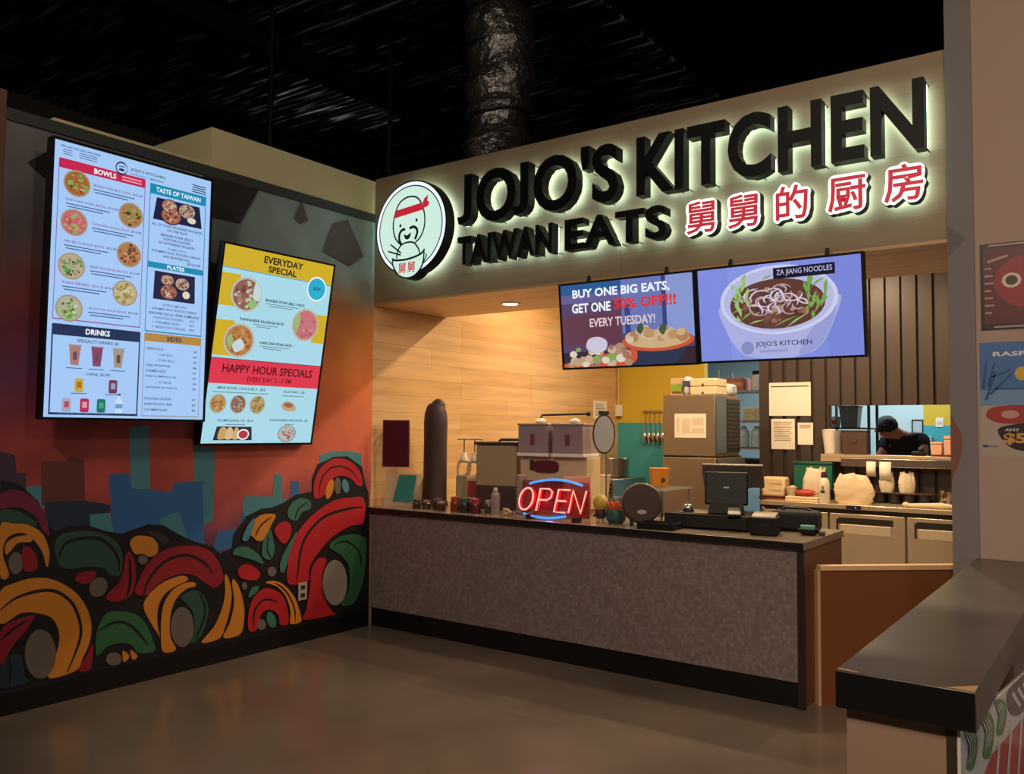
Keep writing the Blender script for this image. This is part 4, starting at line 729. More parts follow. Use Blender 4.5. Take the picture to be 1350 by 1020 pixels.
b.flat(smooth_loop([(0.66, 0.79), (0.70, 0.765), (0.77, 0.775), (0.80, 0.81), (0.74, 0.82), (0.68, 0.81)], 4), 0.001, E_('bao', '#c8a888', 0.9), F); b.flat(smooth_loop([(0.68, 0.785), (0.72, 0.772), (0.77, 0.79), (0.73, 0.80)], 4), 0.0014, E_('baofill', '#9a6a48', 0.9), F)
tx('DUMPLINGS 10 : $10', 0.13, 0.425, 0.868, 0.882, E_('tealtext', '#2a6a80', 0.9), off=0.02); line(0.2, 0.36, 0.892, greyt, 0.004); tx('TAIWANESE SAUSAGE : $5', 0.57, 0.93, 0.862, 0.876, E_('tealtext', '#2a6a80', 0.9), off=0.02); line(0.71, 0.80, 0.888, greyt, 0.004)
b.flat([(0.13, 0.905), (0.42, 0.905), (0.435, 0.975), (0.11, 0.975)], 0.001, E_('slate', '#2a3038', 0.8), F)
for k in range(3): b.flat(smooth_loop([(0.145 + k * 0.06, 0.965), (0.16 + k * 0.06, 0.915), (0.205 + k * 0.05, 0.912), (0.225 + k * 0.05, 0.95), (0.19 + k * 0.06, 0.97)], 4), 0.0013 + k * 0.0002, E_('dumpling%d' % k, ['#d0a868', '#e0c090', '#d8b478'][k], 0.9), F)
b.flat(circle(0.355, 0.945, 0.05, 0.028), 0.002, wht, F); b.flat(circle(0.355, 0.945, 0.04, 0.021), 0.0022, E_('sauce', '#b03a48', 0.9), F)
food(b, 0.745, 0.940, 0.085, ['#c8c8c0', '#d8d0c8', '#b89088', '#a86a60'], 0.001, F, 90, '#98a0b0', 0.55)
o = b.build('display', t, smooth=False); o['label'] = 'lit yellow, blue and red specials sheet'
B().box(-0.2, 0.2, 0.05, 0.07, 0.35, 0.95, darkmet).build('mount_plate', t, smooth=False)
B().tube([(0.0, 0.06, 0.75), (0.0, 0.19, 0.72)], 0.02, darkmet, 8).build('mount_arm', t)

# two landscape screens hung under the fascia
WF, HF = 1.03, 0.62
t, bz = tv('promotion_screen', 'landscape screen reading BUY ONE BIG EATS, hung under the fascia', (2.465, -0.022, 2.088), 0, 0.108, 1.042, 0.615, 'screens under the fascia', 0.05)
b = B(); F = lambda u, v, d: ((u - 0.5) * 1.042, -0.002 - d, (1 - v) * 0.615)
rect(b, 0.014, 0.986, 0.022, 0.978, 0, E_('plum', '#5c4468', 0.9), F); rect(b, 0.014, 0.5, 0.022, 0.14, 0.0003, E_('blue1', '#2a5c98', 0.9), F); rect(b, 0.014, 0.5, 0.14, 0.24, 0.0004, E_('mauve', '#6a6098', 0.9), F); rect(b, 0.014, 0.47, 0.38, 0.72, 0.0003, E_('rosewood', '#6a3e50', 0.85), F)
rect(b, 0.48, 0.77, 0.022, 0.62, 0.0004, E_('haze', '#6a78b8', 0.95), F); rect(b, 0.80, 0.986, 0.022, 0.70, 0.0004, E_('haze2', '#8a9ad4', 0.95), F); rect(b, 0.77, 0.80, 0.022, 0.6, 0.0005, E_('post', '#3a4680', 0.9), F); rect(b, 0.50, 0.54, 0.3, 0.62, 0.0005, E_('post', '#3a4680', 0.9), F); rect(b, 0.014, 0.986, 0.80, 0.978, 0.0005, E_('table', '#3a2c38', 0.8), F)
b.flat(smooth_loop([(0.52, 0.74), (0.55, 0.97), (0.84, 0.97), (0.93, 0.72), (0.72, 0.80)], 4), 0.001, E_('bowlnavy', '#343a58', 0.8), F)
b.flat(circle(0.725, 0.72, 0.255, 0.115, 26), 0.0011, E_('bowlorange', '#d05a38', 0.9), F); b.flat(circle(0.725, 0.70, 0.225, 0.10, 26), 0.0012, E_('noodle', '#d8b888', 0.85), F)
rnd = random.Random(5)
for k in range(26): 
    x = rnd.uniform(0.53, 0.92); y = 0.70 - 0.13 * (1 - ((x - 0.72) / 0.24) ** 2) * rnd.random() ; s = rnd.uniform(0.022, 0.05); b.flat(circle(x, y, s, s * 1.3, 7), 0.0013 + k * 0.00003, E_('chick%d' % (k % 4), ['#d8b890', '#c89a6a', '#e0ccb0', '#b88860'][k % 4], 0.85), F)
for x, y in ((0.60, 0.58), (0.76, 0.60)): b.flat(smooth_loop([(x - 0.02, y), (x + 0.01, y - 0.06), (x + 0.035, y - 0.02), (x + 0.01, y + 0.06)], 4), 0.0024, E_('basil', '#4a6048', 0.8), F)
b.flat(smooth_loop([(0.03, 0.93), (0.50, 0.80), (0.58, 0.86), (0.50, 0.975), (0.05, 0.975)], 4), 0.0025, E_('bowlorange', '#d05a38', 0.9), F)
for k in range(40):
    x = rnd.uniform(0.05, 0.52); y = rnd.uniform(0.76, 0.95); s = rnd.uniform(0.018, 0.04); b.flat(circle(x, y, s, s * 1.3, 7), 0.0027 + k * 0.00003, E_('mix%d' % (k % 6), ['#d8b8a0', '#b89078', '#e8dcc8', '#a87860', '#c8a888', '#8ab060'][k % 6], 0.85), F)
b.flat(smooth_loop([(0.20, 0.76), (0.22, 0.66), (0.30, 0.64), (0.36, 0.70), (0.34, 0.80), (0.26, 0.81)], 5), 0.0042, E_('eggwhite', '#d0c8dc', 0.95), F)
tx('BUY ONE BIG EATS,', 0.11, 0.83, 0.085, 0.20, wht, 0.005, 0.03); tx('GET ONE', 0.10, 0.40, 0.245, 0.355, wht, 0.005, 0.03); tx('50% OFF!!!', 0.425, 0.87, 0.225, 0.345, E_('offred', '#e0362c', 0.95), 0.005, 0.03); tx('EVERY TUESDAY!', 0.235, 0.72, 0.425, 0.525, E_('cream', '#e0ccd0', 0.95), 0.005, 0.02)
b.build('display', t, smooth=False)
for x in (-0.3, 0.3): B().tube([(x, 0.03, 0.60), (x, 0.06, 0.655)], 0.012, darkmet, 8).build('hanger', t)
t, bz = tv('promotion_screen', 'landscape screen showing a white noodle bowl, titled ZA JIANG NOODLES', (3.511, -0.02, 2.093), 0, 0.115, 1.034, 0.612, 'screens under the fascia', 0.05)
b = B(); F = lambda u, v, d: ((u - 0.5) * 1.034, -0.002 - d, (1 - v) * 0.612)
peri = [E_('peri%d' % k, c, 1.0) for k, c in enumerate(['#8f9ce8', '#8794e2', '#7f8cdc', '#7885d6', '#717fd0'])]
for k in range(5): rect(b, 0.014 + 0.1944 * k, 0.014 + 0.1944 * (k + 1), 0.022, 0.978, 0, peri[abs(2 - k) + (k > 2)], F)
bw = E_('bowlwhite', '#c8ccee', 1.0); bs = E_('bowlside', '#a9aede', 1.0); bsh = E_('bowlshade', '#969cd2', 1.0)
b.flat(smooth_loop([(0.16, 0.42), (0.19, 0.70), (0.27, 0.90), (0.38, 0.965), (0.60, 0.965), (0.74, 0.88), (0.83, 0.62), (0.85, 0.38), (0.5, 0.7)], 5), 0.0006, bs, F)
b.flat(smooth_loop([(0.70, 0.70), (0.84, 0.45), (0.82, 0.64), (0.74, 0.87), (0.62, 0.95)], 4), 0.0008, bsh, F)
b.flat(circle(0.505, 0.39, 0.352, 0.345, 40), 0.001, bw, F); b.flat(circle(0.505, 0.39, 0.328, 0.318, 40), 0.0012, E_('bowlin', '#b4b8dc', 1.0), F)
b.flat(circle(0.50, 0.43, 0.285, 0.25, 30), 0.0014, E_('meat', '#6a4038', 0.8), F)
for k in range(46):
    a = rnd.uniform(0, 2 * PI); q = math.sqrt(rnd.random()); x = 0.50 + 0.25 * q * math.cos(a); y = 0.42 + 0.18 * q * math.sin(a); s = rnd.uniform(0.012, 0.03); b.flat(circle(x, y, s, s * 1.3, 6), 0.0016 + k * 0.00002, E_('bit%d' % (k % 5), ['#7a4a3c', '#9a6a58', '#5a3630', '#b89080', '#8a5a4a'][k % 5], 0.85), F)
for k in range(34):
    a = rnd.uniform(0, 2 * PI); q = math.sqrt(rnd.random()) * 0.9; x = 0.49 + 0.22 * q * math.cos(a); y = 0.40 + 0.15 * q * math.sin(a); r_ = rnd.uniform(0.03, 0.07); a0 = rnd.uniform(0, 6)
    ln = [(x + r_ * math.cos(a0 + j * 0.45), y + r_ * 1.2 * math.sin(a0 + j * 0.45)) for j in range(7)]; p, q2 = ribbon(ln, 0.012); n = len(p)
    b.add([F(*z_, 0.003 + k * 0.00002) for z_ in p] + [F(*z_, 0.003 + k * 0.00002) for z_ in q2], [(j, n + j, n + j + 1, j + 1) for j in range(n - 1)], E_('strand%d' % (k % 2), ['#d8cce0', '#b8a0a8'][k % 2], 0.95))
for x, y, dx, dy in [(0.22, 0.5, 0.10, -0.05), (0.24, 0.42, 0.05, -0.12), (0.30, 0.2, 0.02, -0.1), (0.28, 0.58, 0.09, -0.1), (0.33, 0.62, 0.1, -0.04), (0.72, 0.55, 0.06, -0.16), (0.76, 0.50, 0.04, -0.2), (0.70, 0.30, 0.10, -0.10), (0.78, 0.36, 0.02, -0.14), (0.48, 0.66, 0.15, -0.10), (0.55, 0.68, 0.14, -0.14), (0.60, 0.20, 0.06, -0.05), (0.26, 0.33, 0.04, -0.12), (0.42, 0.18, 0.07, -0.04)]:
    b.flat([(x, y), (x + dx * 0.4 + 0.012, y + dy * 0.5), (x + dx, y + dy), (x + dx * 0.5 - 0.012, y + dy * 0.5 - 0.012)], 0.004, E_('green%d' % (int(x * 100) % 2), ['#7aa850', '#a0c878'][int(x * 100) % 2], 0.9), F)
for k in range(30):
    sd = -1 if k % 2 else 1; x = 0.50 + sd * rnd.uniform(0.17, 0.27); y = rnd.uniform(0.24, 0.62); dx = sd * rnd.uniform(-0.02, 0.05); dy = -rnd.uniform(0.06, 0.16)
    b.flat([(x, y), (x + dx * 0.4 + 0.012, y + dy * 0.5), (x + dx, y + dy), (x + dx * 0.5 - 0.012, y + dy * 0.5 - 0.012)], 0.0042 + k * 0.00002, E_('green%d' % (k % 2), ['#7aa850', '#a0c878'][k % 2], 0.9), F)
rect(b, 0.49, 0.845, 0.075, 0.185, 0.005, E_('label', '#1a1a30', 0.7), F); tx('ZA JIANG NOODLES', 0.51, 0.83, 0.095, 0.165, E_('lavender', '#b8b8e0', 0.95), 0.0055, 0.01)
tx("JOJO'S KITCHEN", 0.365, 0.70, 0.80, 0.865, E_('slateink', '#3a3e68', 0.9), 0.005, 0.012); tx('TAIWAN EATS', 0.385, 0.56, 0.885, 0.915, E_('slate2', '#7a80b8', 0.95), 0.005)
b.flat(circle(0.315, 0.86, 0.04, 0.066, 24), 0.005, E_('mark', '#8890c4', 0.95), F)
b.build('display', t, smooth=False)
for x in (-0.3, 0.3): B().tube([(x, 0.03, 0.60), (x, 0.06, 0.652)], 0.012, darkmet, 8).build('hanger', t)

# ------------------------------------------------------------------ fixtures
t = thing('downlight', 'lit round downlight in the plank soffit left of the screens', 'lamp', (1.052, 0.552, 2.715))
b = B(); b.lathe([(0.085, 0.0), (0.088, -0.006), (0.066, -0.008), (0.064, 0.0)], whitepl, 28); b.build('trim_ring', t)
B().lathe([(0.064, -0.004), (0.03, -0.006)], M('lamp_lens', '#fff2dc', emit=22.0), 24).build('lens', t)
area_lamp('soffit_downlight', (1.052, 0.552, 2.70), (1.052, 0.552, 0), 0.11, 9, (1.0, 0.74, 0.46))
for k, lx in enumerate((0.9, 2.3, 3.7)):
    t = thing('ceiling_lamp', 'recessed round lamp in the stall ceiling, number %s from the plank wall' % ['one', 'two', 'three'][k], 'lamp', (lx, 2.0, 3.45), group='recessed stall lamps')
    B().lathe([(0.09, 0.0), (0.092, -0.012), (0.062, -0.014), (0.06, 0.0)], whitepl, 20).build('trim_ring', t)
t = thing('flexible_duct', 'crumpled foil-wrapped air duct rising above the fascia', 'duct', (0.83, 0.62, 3.55))
b = B(); prof = []; rnd = random.Random(3)
n = 33; m = 26; zs = [k * 0.072 for k in range(n)]; vs_ = []
for i, z in enumerate(zs):
    ring = 0.26 + 0.022 * math.sin(i * 1.7) + (0.03 if i % 7 in (0, 1) else 0) 
    for k in range(m): 
        a = 2 * PI * k / m; r_ = ring + rnd.uniform(-0.012, 0.012) + (0.07 * math.exp(-((z - 1.35) / 0.35) ** 2) * max(0, math.cos(a)))
        vs_.append((r_ * math.cos(a) + 0.02 * math.sin(z * 2), r_ * math.sin(a), z + 0.035 * math.sin(a + 1) + rnd.uniform(-0.01, 0.01)))
b.add(vs_, [(i * m + k, i * m + (k + 1) % m, (i + 1) * m + (k + 1) % m, (i + 1) * m + k) for i in range(n - 1) for k in range(m)], foil); b.build('foil_sleeve', t, angle=25)
for z, nm in ((0.55, 0), (0.80, 0), (1.12, 0), (1.42, 0), (1.75, 0)):
    B().tube([(0.292 * math.cos(2 * PI * k / 20), 0.292 * math.sin(2 * PI * k / 20), z + 0.035 * math.sin(2 * PI * k / 20 + 1)) for k in range(20)], 0.012, darkmet, 6, closed=True).build('strap', t)
def rod(x, y, z0, z1, lb):
    o = B().tube([(x, y, z0), (x, y, z1)], 0.03, blackbase, 8).build('hanger_rod'); tag(o, lb, 'rod', 'hanger rods over the walls')
rod(-1.9, 0.35, 3.6, 6.0, 'dark hanger rod rising behind the pale upper wall, farther from the duct')
rod(-1.35, 1.55, 3.6, 6.0, 'dark hanger rod rising behind the pale upper wall, nearer to the duct')
o = B().box(-2.4, -2.2, -3.0, 6.0, 5.70, 5.95, blackbase).build('roof_beam', smooth=False); tag(o, 'dark steel beam crossing under the ribbed roof deck', 'beam')
t = thing('wall_outlet', 'white power outlet on the mural near the counter corner', 'outlet', (0.012, -0.73, 0.39), PI / 2)
B().box(-0.042, 0.042, -0.004, 0.004, -0.068, 0.068, M('outlet_ivory', '#b8aa9a', 0.4)).build('face_plate', t, bevel=0.002)
for z in (-0.03, 0.03):
    B().box(-0.02, 0.02, -0.007, -0.003, z - 0.016, z + 0.016, M('socket_dark', '#2a2422' if z < 0 else '#a0917f', 0.5)).build('socket', t, bevel=0.002)
# posters on the right wall
def poster(name, label, x0, x1, z0, z1):
    t = thing(name, label, 'poster', ((x0 + x1) / 2, -0.006, z0)); return t
t = poster('wall_poster', 'dark red poster with a single round eye, upper on the wall right of the pillar', 4.61, 5.02, 2.21, 2.68)
b = B(); Wp, Hp = 0.41, 0.47; F = lambda u, v, d: ((u - 0.5) * Wp, -0.001 - d, (1 - v) * Hp)
pw = lambda n, c: M('print_' + n, c, 0.4)
b.box(-Wp / 2, Wp / 2, 0.0, 0.003, 0, Hp, pw('maroon', '#5a1c20')); rect(b, 0, 1, 0, 1, 0, pw('black', '#1e1414'), F); rect(b, 0.04, 0.96, 0.06, 0.93, 0.0003, pw('maroon', '#5a1c20'), F)
b.flat(circle(0.56, 0.46, 0.40, 0.30), 0.0005, pw('red', '#8e1e26'), F); b.flat(circle(0.36, 0.44, 0.11, 0.085), 0.0007, pw('eyewhite', '#d0b8a8'), F); b.flat(circle(0.36, 0.44, 0.07, 0.055), 0.0009, pw('iris', '#3a241c'), F)
for k in range(7): rect(b, 0.05, 0.13 + 0.015 * (k % 3), 0.28 + k * 0.085, 0.30 + k * 0.085, 0.0007, pw('tan', '#a88878'), F)
rect(b, 0.1, 0.9, 0.015, 0.035, 0.0006, pw('tan', '#a88878'), F); rect(b, 0.15, 0.9, 0.955, 0.975, 0.0006, pw('tan', '#a88878'), F); b.flat([(0.08, 0.20), (0.32, 0.14), (0.33, 0.165), (0.09, 0.225)], 0.0007, pw('tan', '#a88878'), F)
b.build('print', t, smooth=False)
t = poster('wall_poster', 'blue and white price poster marked $5, below the dark red poster', 4.60, 5.02, 1.53, 2.145)
b = B(); Wp, Hp = 0.42, 0.615; F = lambda u, v, d: ((u - 0.5) * Wp, -0.001 - d, (1 - v) * Hp)
b.box(-Wp / 2, Wp / 2, 0.0, 0.003, 0, Hp, pw('cream', '#a89888')); rect(b, 0, 1, 0, 0.55, 0.0002, pw('blue', '#3f6a9c'), F); rect(b, 0, 1, 0.42, 0.55, 0.0003, pw('paleblue', '#6a8aac'), F)
for x, y, dx, dy in [(0.05, 0.5, 0.12, -0.25), (0.10, 0.45, 0.25, -0.18), (0.08, 0.38, 0.08, -0.2), (0.12, 0.30, 0.22, -0.06), (0.02, 0.40, 0.05, -0.25), (0.15, 0.40, 0.75, 0.0)]:
    b.flat([(x, y), (x + dx, y + dy), (x + dx + 0.015, y + dy + 0.01), (x + 0.03, y + 0.01)], 0.0005, pw('navyplant', '#28466e'), F)
b.flat(circle(0.47, 0.28, 0.08, 0.06), 0.0006, pw('sun', '#c8a030'), F); text(b, 'RASPI', 0.15, 0.55, 0.125, 0.085, 0.0008, pw('white', '#d8d0d0'), F, 0.03)
b.flat(smooth_loop([(0.06, 0.63), (0.14, 0.57), (0.4, 0.55), (0.72, 0.56), (0.72, 0.69), (0.30, 0.71), (0.12, 0.68)], 4), 0.0006, pw('hullred', '#9a3028'), F); b.flat(circle(0.33, 0.63, 0.10, 0.035), 0.0008, pw('rosepale', '#b88a80'), F)
b.flat(smooth_loop([(0.22, 0.74), (0.62, 0.72), (0.62, 0.92), (0.38, 0.93), (0.23, 0.84)], 4), 0.0006, pw('burst', '#2a1e18'), F); text(b, '$5', 0.25, 0.50, 0.89, 0.79, 0.0009, pw('gold', '#c89040'), F, 0.04); text(b, 'ANY', 0.27, 0.43, 0.775, 0.75, 0.0009, pw('white', '#d8d0d0'), F, 0.02)
rect(b, 0.02, 0.08, 0.895, 0.915, 0.0006, pw('navyplant', '#28466e'), F); rect(b, 0.09, 0.19, 0.90, 0.912, 0.0006, pw('greyline', '#7a706a'), F)
b.build('print', t, smooth=False)

# ------------------------------------------------------------------ things on the counter
CT = 0.9927; RC = 0.62
teal_card = M('teal_card', '#2f8a82', 0.4); maroon = M('maroon_plastic', '#5e1f2a', 0.35); cream = M('cream_plastic', '#cdb48c', 0.45); darkbrown = M('dark_brown', '#3c2a26', 0.6); smoke = M('smoky_tank', '#a08c8c', 0.2, coat=0.5)
t = thing('wall_tablet', 'maroon tablet on a short arm fixed to the plank wall', 'tablet', (0.165, 0.13, 1.33), 0.45)
B().box(-0.118, 0.118, -0.012, 0.012, 0, 0.40, maroon).build('tablet_panel', t, bevel=0.004)
B().box(-0.108, 0.108, -0.0135, -0.0125, 0.012, 0.388, M('tablet_glass', '#5a2530', 0.12, coat=0.5)).build('tablet_glass', t)
B().tube([(-0.03, 0.012, 0.28), (-0.08, 0.06, 0.31), (-0.121, 0.08, 0.31)], 0.014, darkmet, 8).build('arm', t)
t = thing('sign_holder', 'clear holder with a teal card at the corner end of the counter', 'sign holder', (0.19, 0.19, CT), 0.35)
B().box(-0.17, 0.17, -0.03, 0.07, 0, 0.006, glass).build('foot', t)
b = B(); b.box(-0.17, 0.17, -0.003, 0.003, 0.006, 0.285, M('holder_acrylic', '#d6cdb4', 0.1, alpha=0.35, coat=0.5)); b.build('acrylic_sheet', t, rot=(-0.12, 0, 0))
b = B(); b.add([(-0.09, -0.005, 0.04), (0.09, -0.005, 0.04), (0.12, -0.005, 0.27), (-0.04, -0.005, 0.27), (-0.09, -0.009, 0.04), (0.09, -0.009, 0.04), (0.12, -0.009, 0.27), (-0.04, -0.009, 0.27)], [(0, 1, 2, 3), (7, 6, 5, 4), (0, 4, 5, 1), (1, 5, 6, 2), (2, 6, 7, 3), (3, 7, 4, 0)], teal_card); b.build('card', t, rot=(-0.12, 0, 0), smooth=False)
t = thing('covered_column', 'tall dark brown covered column with a narrow rounded top', 'column', (0.33, 0.45, CT))
B().lathe([(0.125, 0), (0.125, 0.02), (0.112, 0.05), (0.110, 0.55), (0.113, 0.72), (0.106, 0.80), (0.085, 0.86), (0.062, 0.885)], darkbrown, 28, sx=1.0, sy=0.8).build('sleeve', t)
b = B(); b.lathe([(0.068, 0.0), (0.07, 0.03), (0.055, 0.06), (0.03, 0.082), (0.012, 0.088)], darkbrown, 20, Matrix.Translation((0.018, 0.01, 0.84)), 1, 0.8); b.build('top_knob', t)
t = thing('cloth_bag', 'brown soft bag slumped beside the tall dark column', 'bag', (0.13, 0.62, CT))
b = B(); b.lathe([(0.07, 0), (0.10, 0.03), (0.105, 0.12), (0.085, 0.2), (0.04, 0.26)], M('tan_cloth', '#9a6c42', 0.85, bump=0.4, nscale=9), 16); b.build('body', t); B().blob((0, 0, 0.275), (0.035, 0.03, 0.03), darkbrown, 6, 0.1).build('knot', t)
def jar(x, y, r, h, body, lid, label):
    t = thing('sauce_jar', label, 'jar', (x, y, CT), group='small jars along the counter front')
    B().lathe([(r * 0.92, 0), (r, 0.006), (r, h * 0.68), (r * 0.86, h * 0.76)], M('jar_' + body, body, 0.25, coat=0.3), 16).build('body', t)
    B().lathe([(r * 0.9, h * 0.75), (r * 0.92, h * 0.78), (r * 0.9, h), (r * 0.5, h + 0.004)], M('lid_' + lid, lid, 0.4), 16).build('lid', t)
for args in [(0.41, 0.13, 0.034, 0.075, '#3a2620', '#5a4038', 'small dark jar nearest the teal card'), (0.495, 0.16, 0.036, 0.07, '#4a3430', '#8a7468', 'small dark jar in front of the tall column'), (0.58, 0.2, 0.042, 0.085, '#3c2c28', '#6a5a52', 'dark jar right of the tall column'), (0.66, 0.15, 0.038, 0.07, '#4e2c24', '#9a8474', 'small brown jar before the orange topped jar'),
             (0.80, 0.17, 0.045, 0.115, '#7a3a24', '#a8482e', 'jar with an orange red lid'), (0.91, 0.15, 0.045, 0.112, '#2c2c26', '#3a5a44', 'dark jar with a green lid'), (1.02, 0.15, 0.043, 0.11, '#5a1c24', '#a82a34', 'jar with a bright red lid'), (1.10, 0.22, 0.036, 0.10, '#4c3c36', '#b09a88', 'jar with a beige lid beside the clear bottle')]: jar(*args)
t = thing('water_bottle', 'clear ribbed water bottle among the jars', 'bottle', (1.185, 0.19, CT))
B().lathe([(0.036, 0), (0.038, 0.01), (0.036, 0.05), (0.038, 0.06), (0.036, 0.1), (0.038, 0.13), (0.03, 0.165), (0.014, 0.185)], M('pale_bottle', '#b8a8a0', 0.1, trans=0.4), 18).build('body', t); B().lathe([(0.016, 0.183), (0.016, 0.205)], whitepl, 14).build('cap', t)
t = thing('pastry_piece', 'curled tan paper pieces on the counter beside the neon sign', 'paper', (1.33, 0.15, CT))
b = B(); b.tube([(-0.03, 0, 0.03), (-0.015, -0.02, 0.05), (0.015, -0.02, 0.05), (0.03, 0.0, 0.03), (0.0, 0.01, 0.012), (-0.03, 0, 0.012)], 0.012, cream, 6); b.build('curl')
bpy.data.objects['curl'].parent = t
for k, (x, lb, c) in enumerate([(0.45, 'cream pump jug nearest the dark column', '#8a7a5e'), (0.615, 'cream pump jug with a red label', '#a83028')]):
    t = thing('pump_jug', lb, 'jug', (x, 0.70 - 0.06 * k, CT), 0.45, group='pump jugs')
    b = B()
    b.box(-0.062, 0.062, -0.05, 0.05, 0, 0.26, M('jug_body%d' % k, '#a89878' if k == 0 else '#cbb48e', 0.4)); b.build('body', t, bevel=0.012)
    B().tube([(-0.05, 0, 0.27), (-0.055, 0, 0.33), (-0.045, 0, 0.375), (0.0, 0, 0.385), (0.05, 0, 0.375), (0.062, 0, 0.34), (0.05, 0, 0.29), (0.0, 0, 0.255), (-0.04, 0, 0.258)], 0.014, cream, 8, closed=True).build('handle', t)
    B().lathe([(0.034, 0.385), (0.034, 0.41), (0.026, 0.43), (0.022, 0.46)], whitepl, 14).build('neck', t)
    b = B(); b.tube([(0, 0, 0.46), (0, 0, 0.575)], 0.006, chrome, 8); b.build('pump_rod', t); b = B(); b.tube([(-0.06, 0, 0.578), (0.04, 0, 0.582), (0.075, 0, 0.575)], 0.010, cream, 8); b.build('pump_head', t)
    if k: 
        B().box(-0.05, 0.05, -0.0515, -0.0505, 0.08, 0.22, M('red_label', c, 0.5)).build('label', t)
t = thing('drink_dispenser', 'beige insulated drink bin with a dark lid', 'dispenser', (0.92, 0.66, CT), 0.15)
B().box(-0.19, 0.19, -0.15, 0.15, 0.0, 0.19, M('bin_base', '#4a3434', 0.5)).build('base', t, bevel=0.01); B().box(-0.19, 0.19, -0.15, 0.15, 0.19, 0.535, M('beige_bin', '#a8956e', 0.5)).build('body', t, bevel=0.012)
B().box(-0.205, 0.205, -0.165, 0.165, 0.535, 0.56, darkbrown).build('lid', t, bevel=0.008); b = B(); b.tube([(-0.05, 0, 0.56), (-0.03, 0, 0.578), (0.15, 0, 0.58), (0.18, 0, 0.56)], 0.012, darkbrown, 8); b.build('lid_handle', t)
t = thing('twin_tank_dispenser', 'cream drink machine with two square smoky tanks side by side', 'dispenser', (1.47, 0.66, CT), 0.12)
B().box(-0.30, 0.30, -0.10, 0.17, 0.03, 0.45, cream).build('body', t, bevel=0.012)
B().box(-0.14, 0.20, -0.145, -0.10, 0.02, 0.26, M('grey_front', '#6a565c', 0.4)).build('drip_panel', t, bevel=0.006)
b = B(); b.prism([(0.115 * math.copysign(abs(math.cos(a)) ** 0.5, math.cos(a)) - 0.06, 0.37 + 0.048 * math.copysign(abs(math.sin(a)) ** 0.6, math.sin(a))) for a in [2 * PI * k / 28 for k in range(28)]], 0.101, 0.118, maroon, lambda u, v, d: (u, -d, v)); b.build('badge', t)
for s in (-1, 1):
    x = s * 0.155; B().box(x - 0.135, x + 0.135, -0.16, 0.14, 0.475, 0.70, smoke).build('tank', t, bevel=0.008)
    B().box(x - 0.142, x + 0.142, -0.165, 0.145, 0.45, 0.477, whitepl).build('tank_tray', t, bevel=0.004); B().box(x - 0.142, x + 0.142, -0.165, 0.145, 0.70, 0.716, M('lid_smoke', '#a89080', 0.3)).build('tank_lid', t, bevel=0.004)
    B().blob((x, -0.02, 0.735), (0.045, 0.04, 0.025), whitepl, 6).build('lid_knob', t); B().box(x - 0.02, x + 0.02, -0.168, -0.162, 0.54, 0.63, M('tap_maroon', '#7a3c40', 0.4)).build('tap', t, bevel=0.004)
    
for x, c in ((0.0, 0),): B().box(-0.20, -0.175, -0.125, -0.10, 0.34, 0.42, darkbrown).build('switch', t, bevel=0.003)
t = thing('wire_rack', 'thin dark wire rack over the twin drink tanks', 'rack', (1.46, 0.70, CT), 0.12)
b = B(); b.tube([(-0.315, 0.185, 0.0), (-0.315, 0.185, 0.70), (-0.26, 0.185, 0.79), (0.16, 0.185, 0.80)], 0.009, darkmet, 8); b.build('rail', t); B().blob((0.17, 0.185, 0.80), (0.02, 0.02, 0.02), blackpl, 6).build('end_knob', t)
for x, y, h, lb in ((1.315, 0.36, 0.30, 'stack of clear cups nearest the beige bin'), (1.405, 0.33, 0.26, 'stack of clear cups just behind the neon sign')):
    t = thing('cup_stack', lb, 'cups', (x, y, CT), group='clear cup stacks')
    prof = [(0.034, 0)]; n = int(h / 0.02)
    for k in range(n): prof += [(0.040, k * 0.02 + 0.004), (0.044, k * 0.02 + 0.018)]
    B().lathe(prof + [(0.03, h + 0.01)], M('cup_plastic', '#b09a90', 0.2, alpha=0.75), 16).build('cups', t)
t = thing('oval_mirror', 'grey oval mirror with a dark rim on a stand', 'mirror', (1.915, 0.62, CT), RC)
E3 = lambda u, v, d: (u, -d, v)
b = B(); b.prism(circle(0, 0.635, 0.088, 0.155, 36), -0.012, 0.012, darkbrown, E3); b.build('rim', t); b = B(); b.prism(circle(0, 0.635, 0.078, 0.142, 36), 0.0125, 0.014, M('mirror_grey', '#b8b8b2', 0.5, 0.0), E3); b.build('disc', t)
b = B(); b.tube([(0.02, 0, 0.0), (0.02, 0, 0.49)], 0.007, steel, 10); b.build('post', t); B().lathe([(0.08, 0), (0.08, 0.012), (0.02, 0.03)], darkbrown, 20).build('foot', t); B().box(-0.04, 0.04, -0.01, 0.012, 0.785, 0.815, darkbrown).build('clip', t, bevel=0.004)
t = thing('pink_bag', 'pink printed snack bag standing behind the neon sign', 'bag', (1.83, 0.36, CT), RC)
b = B(); b.add([(-0.10, -0.04, 0), (0.10, -0.04, 0), (0.10, 0.04, 0), (-0.10, 0.04, 0), (-0.105, -0.05, 0.13), (0.105, -0.05, 0.13), (0.105, 0.05, 0.13), (-0.105, 0.05, 0.13), (-0.10, -0.004, 0.30), (0.105, -0.004, 0.31), (0.105, 0.004, 0.31), (-0.10, 0.004, 0.30)], [(0, 1, 5, 4), (1, 2, 6, 5), (2, 3, 7, 6), (3, 0, 4, 7), (4, 5, 9, 8), (5, 6, 10, 9), (6, 7, 11, 10), (7, 4, 8, 11), (8, 9, 10, 11), (3, 2, 1, 0)], M('pink_film', '#c8705a', 0.3, noise=0.2, nscale=12)); b.build('pouch', t, bevel=0.004)
B().box(-0.10, 0.105, -0.006, 0.006, 0.285, 0.315, M('pink_seal', '#e0b090', 0.4)).build('seal', t)

